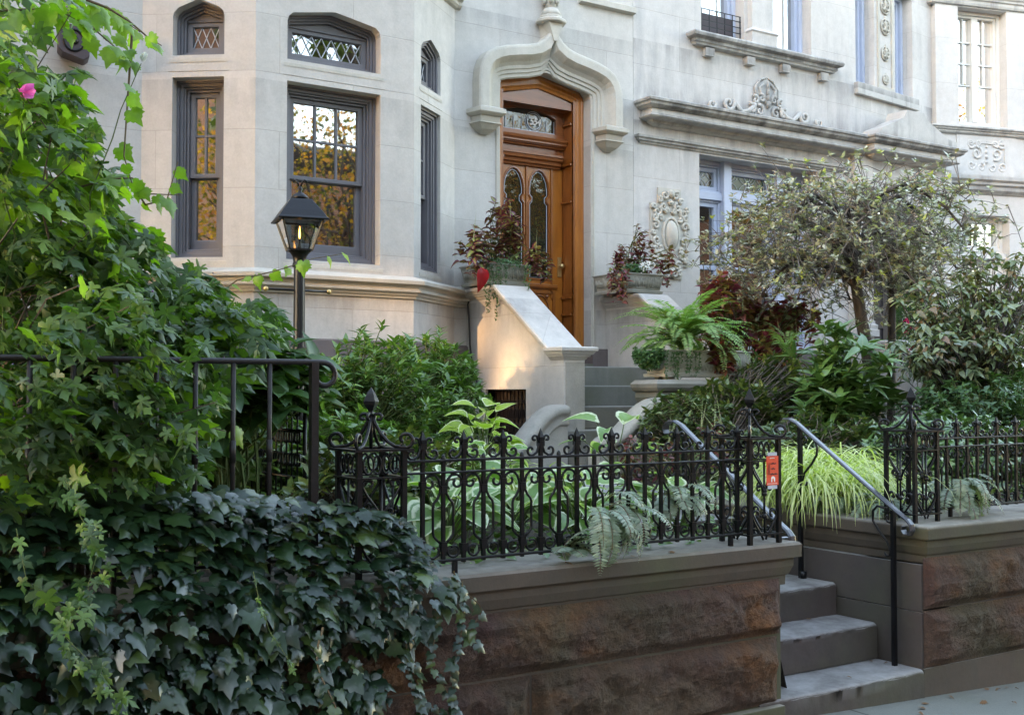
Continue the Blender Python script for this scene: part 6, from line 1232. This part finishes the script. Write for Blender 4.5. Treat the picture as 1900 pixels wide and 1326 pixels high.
# ---------------- the weeping tree
TX, TY = 9.12, 7.75
tr_ = thing('ornamental_tree', (TX, TY, .85), 'small mop-headed tree with grey twigs and sparse pale leaves before the blue window', 'tree')
trunk = [(TX + .22, TY, .85), (TX + .20, TY, 1.4), (TX + .13, TY, 1.9), (TX + .03, TY, 2.3), (TX - .05, TY, 2.65), (TX - .10, TY, 2.95), (TX - .14, TY, 3.25)]
m = MB(); m.tube(trunk, [.085, .075, .068, .062, .055, .05, .045], 10); limbs = []; twigs = []; A_ = Acc(); A2 = Acc()
for k in range(18):
    an = k * 2.4; L = rng.uniform(.7, 1.2); s = np.array(trunk[4 if k % 3 == 0 else 6 if k % 3 == 1 else 5]); d = np.array([math.cos(an) * 1.15, math.sin(an) * .9, 0]); pts = []
    for t in np.linspace(0, 1, 7): pts.append(tuple(s + d * L * 1.0 * t + np.array([0, 0, (.46 * math.sin(t * 2.4) - .40 * t * t) * L]) + (rng.normal(0, .03, 3) if 0 < t < 1 else 0)))
    limbs.append(pts)
    for j in range(1, 7):
        for _ in range(5):
            q = np.array(pts[j]); d2 = d * rng.uniform(.2, 1) + rng.normal(0, .55, 3); d2[2] = rng.uniform(-.15, .75); d2 /= np.linalg.norm(d2); l2 = rng.uniform(.25, .7); tw = []; v = d2.copy()
            for i in range(6): tw.append(tuple(q)); q = q + v * l2 / 5; v = v + np.array([0, 0, -.16]) + rng.normal(0, .10, 3)
            twigs.append(tw)
            for i in range(2, 6):
                q0 = np.array(tw[i]); rad = np.linalg.norm((q0 - np.array([TX, TY, 3.2])) / np.array([1.45, 1.15, .85])); 
                v2 = rng.normal(0, 1, 3) * .14; v2[2] -= .03; twigs.append([tuple(q0), tuple(q0 + v2 * .6), tuple(q0 + v2 + [0, 0, -.03])])
                if rad > .58 or rng.random() < .16:
                    (A2 if rng.random() < .1 else A_); acc = A2 if rng.random() < .10 else A_
                    for e in (q0, q0 + v2): whorls(acc, [e], [(rng.normal(0, .4), -.2, 1)], (3, 5), .06, .9, 0)
m.build('trunk', 'bark', tr_); stems('limb', limbs, .034, .010, 'bark', tr_, 6); stems('twigs', twigs, .0055, .0018, 'grey_twig', tr_); A_.go('foliage', T_OVAL, 'holly_leaf', tr_, .4); A2.go('pale_foliage', T_OVAL, 'yellow_leaf', tr_, .4)
m = thing('garden_tree', (9.9, 8.0, .85), 'thin dark trunk standing between the mop-headed tree and the topiary', 'tree'); stems('trunk', [[(9.75, 7.9, .85), (9.78, 7.9, 1.8), (9.80, 7.9, 2.6), (9.72, 7.9, 3.0)]], .05, .03, 'bark', m, 8)
a = Acc(); whorls(a, in_ell(150, (9.9, 7.9, 3.0), (.6, .5, .35), .3), [(0, 0, 1)] * 150, (4, 6), .06, .9); a.go('foliage', T_OVAL, 'holly_leaf', m)

# ---------------- things lying on the ground
spots = [(4.30, 3.60, 1), (4.75, 3.70, 0), (4.86, 3.74, 0), (5.20, 3.86, 0), (5.55, 3.86, 0), (5.62, 3.84, 0), (5.68, 3.85, 0), (5.72, 3.82, 0), (5.80, 3.80, 0), (5.40, 3.62, 0), (5.25, 3.70, 0), (5.90, 3.84, 0), (4.95, 3.80, 0), (4.60, 4.02, 2), (4.98, 4.18, 2), (5.02, 4.10, 2), (4.80, 4.46, 3), (3.1, 3.90, 4), (3.35, 3.92, 4), (2.75, 3.89, 4)]
ORD = ['first', 'second', 'third', 'fourth', 'fifth', 'sixth', 'seventh', 'eighth', 'ninth', 'tenth', 'eleventh', 'twelfth', 'thirteenth']
where = {0: 'on the pavement by the plinth', 1: 'on the pavement before the lowest step', 2: 'on the lowest step tread', 3: 'in the back corner of the second step', 4: 'on the coping under the fence'}
for k, (x, y, w_) in enumerate(spots):
    z = {0: SW(x, y) + .008, 1: SW(x, y) + .008, 2: .153, 3: .348, 4: .893}[w_]
    o = scatter('fallen_leaf', T_OVAL if k % 2 else T_MAPLE, [(0, 0, 0)], [(rng.normal(), rng.normal(), 0)], [(0, 0, 1)], rng.uniform(.025, .045), 'dead_leaf', None, .15); o.location = (x, y, z); idx = sorted(q_[0] for q_ in spots if q_[2] == w_).index(x); o['label'] = ORD[idx] + ' small dry leaf from the left, lying ' + where[w_]; o['category'] = 'leaf'; o['group'] = 'dry leaves fallen on the stone'

# ---------------- across the street: what the windows mirror and what shades the scene
rowl = [('row_house', -120, -69.2, 25, 'far brick row house across the street, raised to block low sun, left of the pierced screen'), ('row_house', -38, -26, 25, 'brick row house across the street, raised tall to block low sun, right of the pierced screen'), ('row_house', -25.8, 60, 9.5, 'lower brick row across the street mirrored in the windows')]  # first two rows are unseen, their height raised to keep the sun off
for nm, x0, x1, h, lb in rowl:
    t_ = thing(nm, ((x0 + x1) / 2, -18, -.5), lb, 'house', 'row across the street'); m = MB(); m.box((x0, -22, -.5), (x1, -16, h)); m.build('wall', 'far_brick', t_); m = MB(); m.hmould([(x0 - .0, -16), (x1, -16)][::-1], [(0, h - .8), (.3, h - .5), (.5, h - .2), (.5, h), (0, h)]); m.build('cornice', 'dark_door', t_)
t_ = thing('sun_slot_wall', (-53, -16, -.5), 'unseen pierced brick screen added across the street, its two holes shaping the low sun', 'light_screen')
MB().plate(rect(-69.2, -.5, -38.1, 25), [rect(-54.9, 14.55, -53.3, 15.05), rect(-53.4, 13.75, -51.9, 14.30)], 0, .2, Fr(0, -16)).build('wall', 'far_brick', t_)  # added blocker: its holes cut the sunbeam down to patches on the stoop
def street_tree(x, y, h, r, n, mat, label, size=.30, seed=0):
    t_ = thing('street_tree', (x, y, -.3), label, 'tree', 'trees along the street'); c = np.array([x, y, h]); pts = in_ell(n, c, r, .25, -.8); a = Acc(); [a.add(p, (rng.normal(0, 1), rng.normal(0, 1), -.7), (rng.normal(0, .8), rng.normal(0, .8), 1), size * rng.uniform(.6, 1.2)) for p in pts]; a.go('crown', T_MAPLE, mat, t_, .4)
    stems('trunk', [[(x, y, -.3), (x + .1, y, h * .4), (x, y + .1, h)]], .22, .10, 'bark', t_, 10); stems('limb', [bend((x, y, h - r[2] * .9), tuple(p), .5, 5, .2) for p in pts[:40]], .07, .02, 'bark', t_, 5)
street_tree(1.0, -1.2, 7.6, (5.2, 3.4, 2.2), 1500, 'street_leaf', 'unseen tree added over the pavement on this side to shade the foreground', .32)  # crown put overhead, unseen, to cut sky light on the front wall
street_tree(9.5, -.8, 9.2, (3.6, 2.8, 2.0), 800, 'street_leaf', 'second unseen tree added further right on this side for shade', .32)  # unseen crown added to thin the sky light on the street side
street_tree(13, -10, 7.2, (4.2, 3, 3.4), 5200, 'autumn_leaf', 'autumn street tree mirrored in the bay window', .13)
street_tree(22, -11, 8.0, (4.6, 3.4, 4.0), 7000, 'autumn_leaf', 'autumn street tree mirrored in the upper blue windows', .15)
street_tree(5, -11, 7.4, (3.8, 3, 3.4), 3000, 'autumn_leaf', 'autumn street tree mirrored in the left bay light', .26)
street_tree(-7, -1.2, 8.6, (4.5, 3, 4.6), 6000, 'street_leaf', 'big unseen tree added left of the view to shade the left side of the bay', .32)  # unseen occluder added against the bright sky on the left
street_tree(-8, 7.6, 8.6, (3.6, 2.6, 4.2), 5000, 'street_leaf', 'tall unseen tree added left of the view to dim the left bay face', .32)  # added out of view to hold back low sky glow from the bay
street_tree(-16, -4.5, 7.0, (3.6, 2.6, 3.6), 7000, 'autumn_leaf', 'autumn street tree far to the left, mirrored in the left bay light', .14)
street_tree(33, -10, 9.0, (5, 3.4, 4.0), 3200, 'autumn_leaf', 'autumn street tree mirrored in the far right casement', .28)
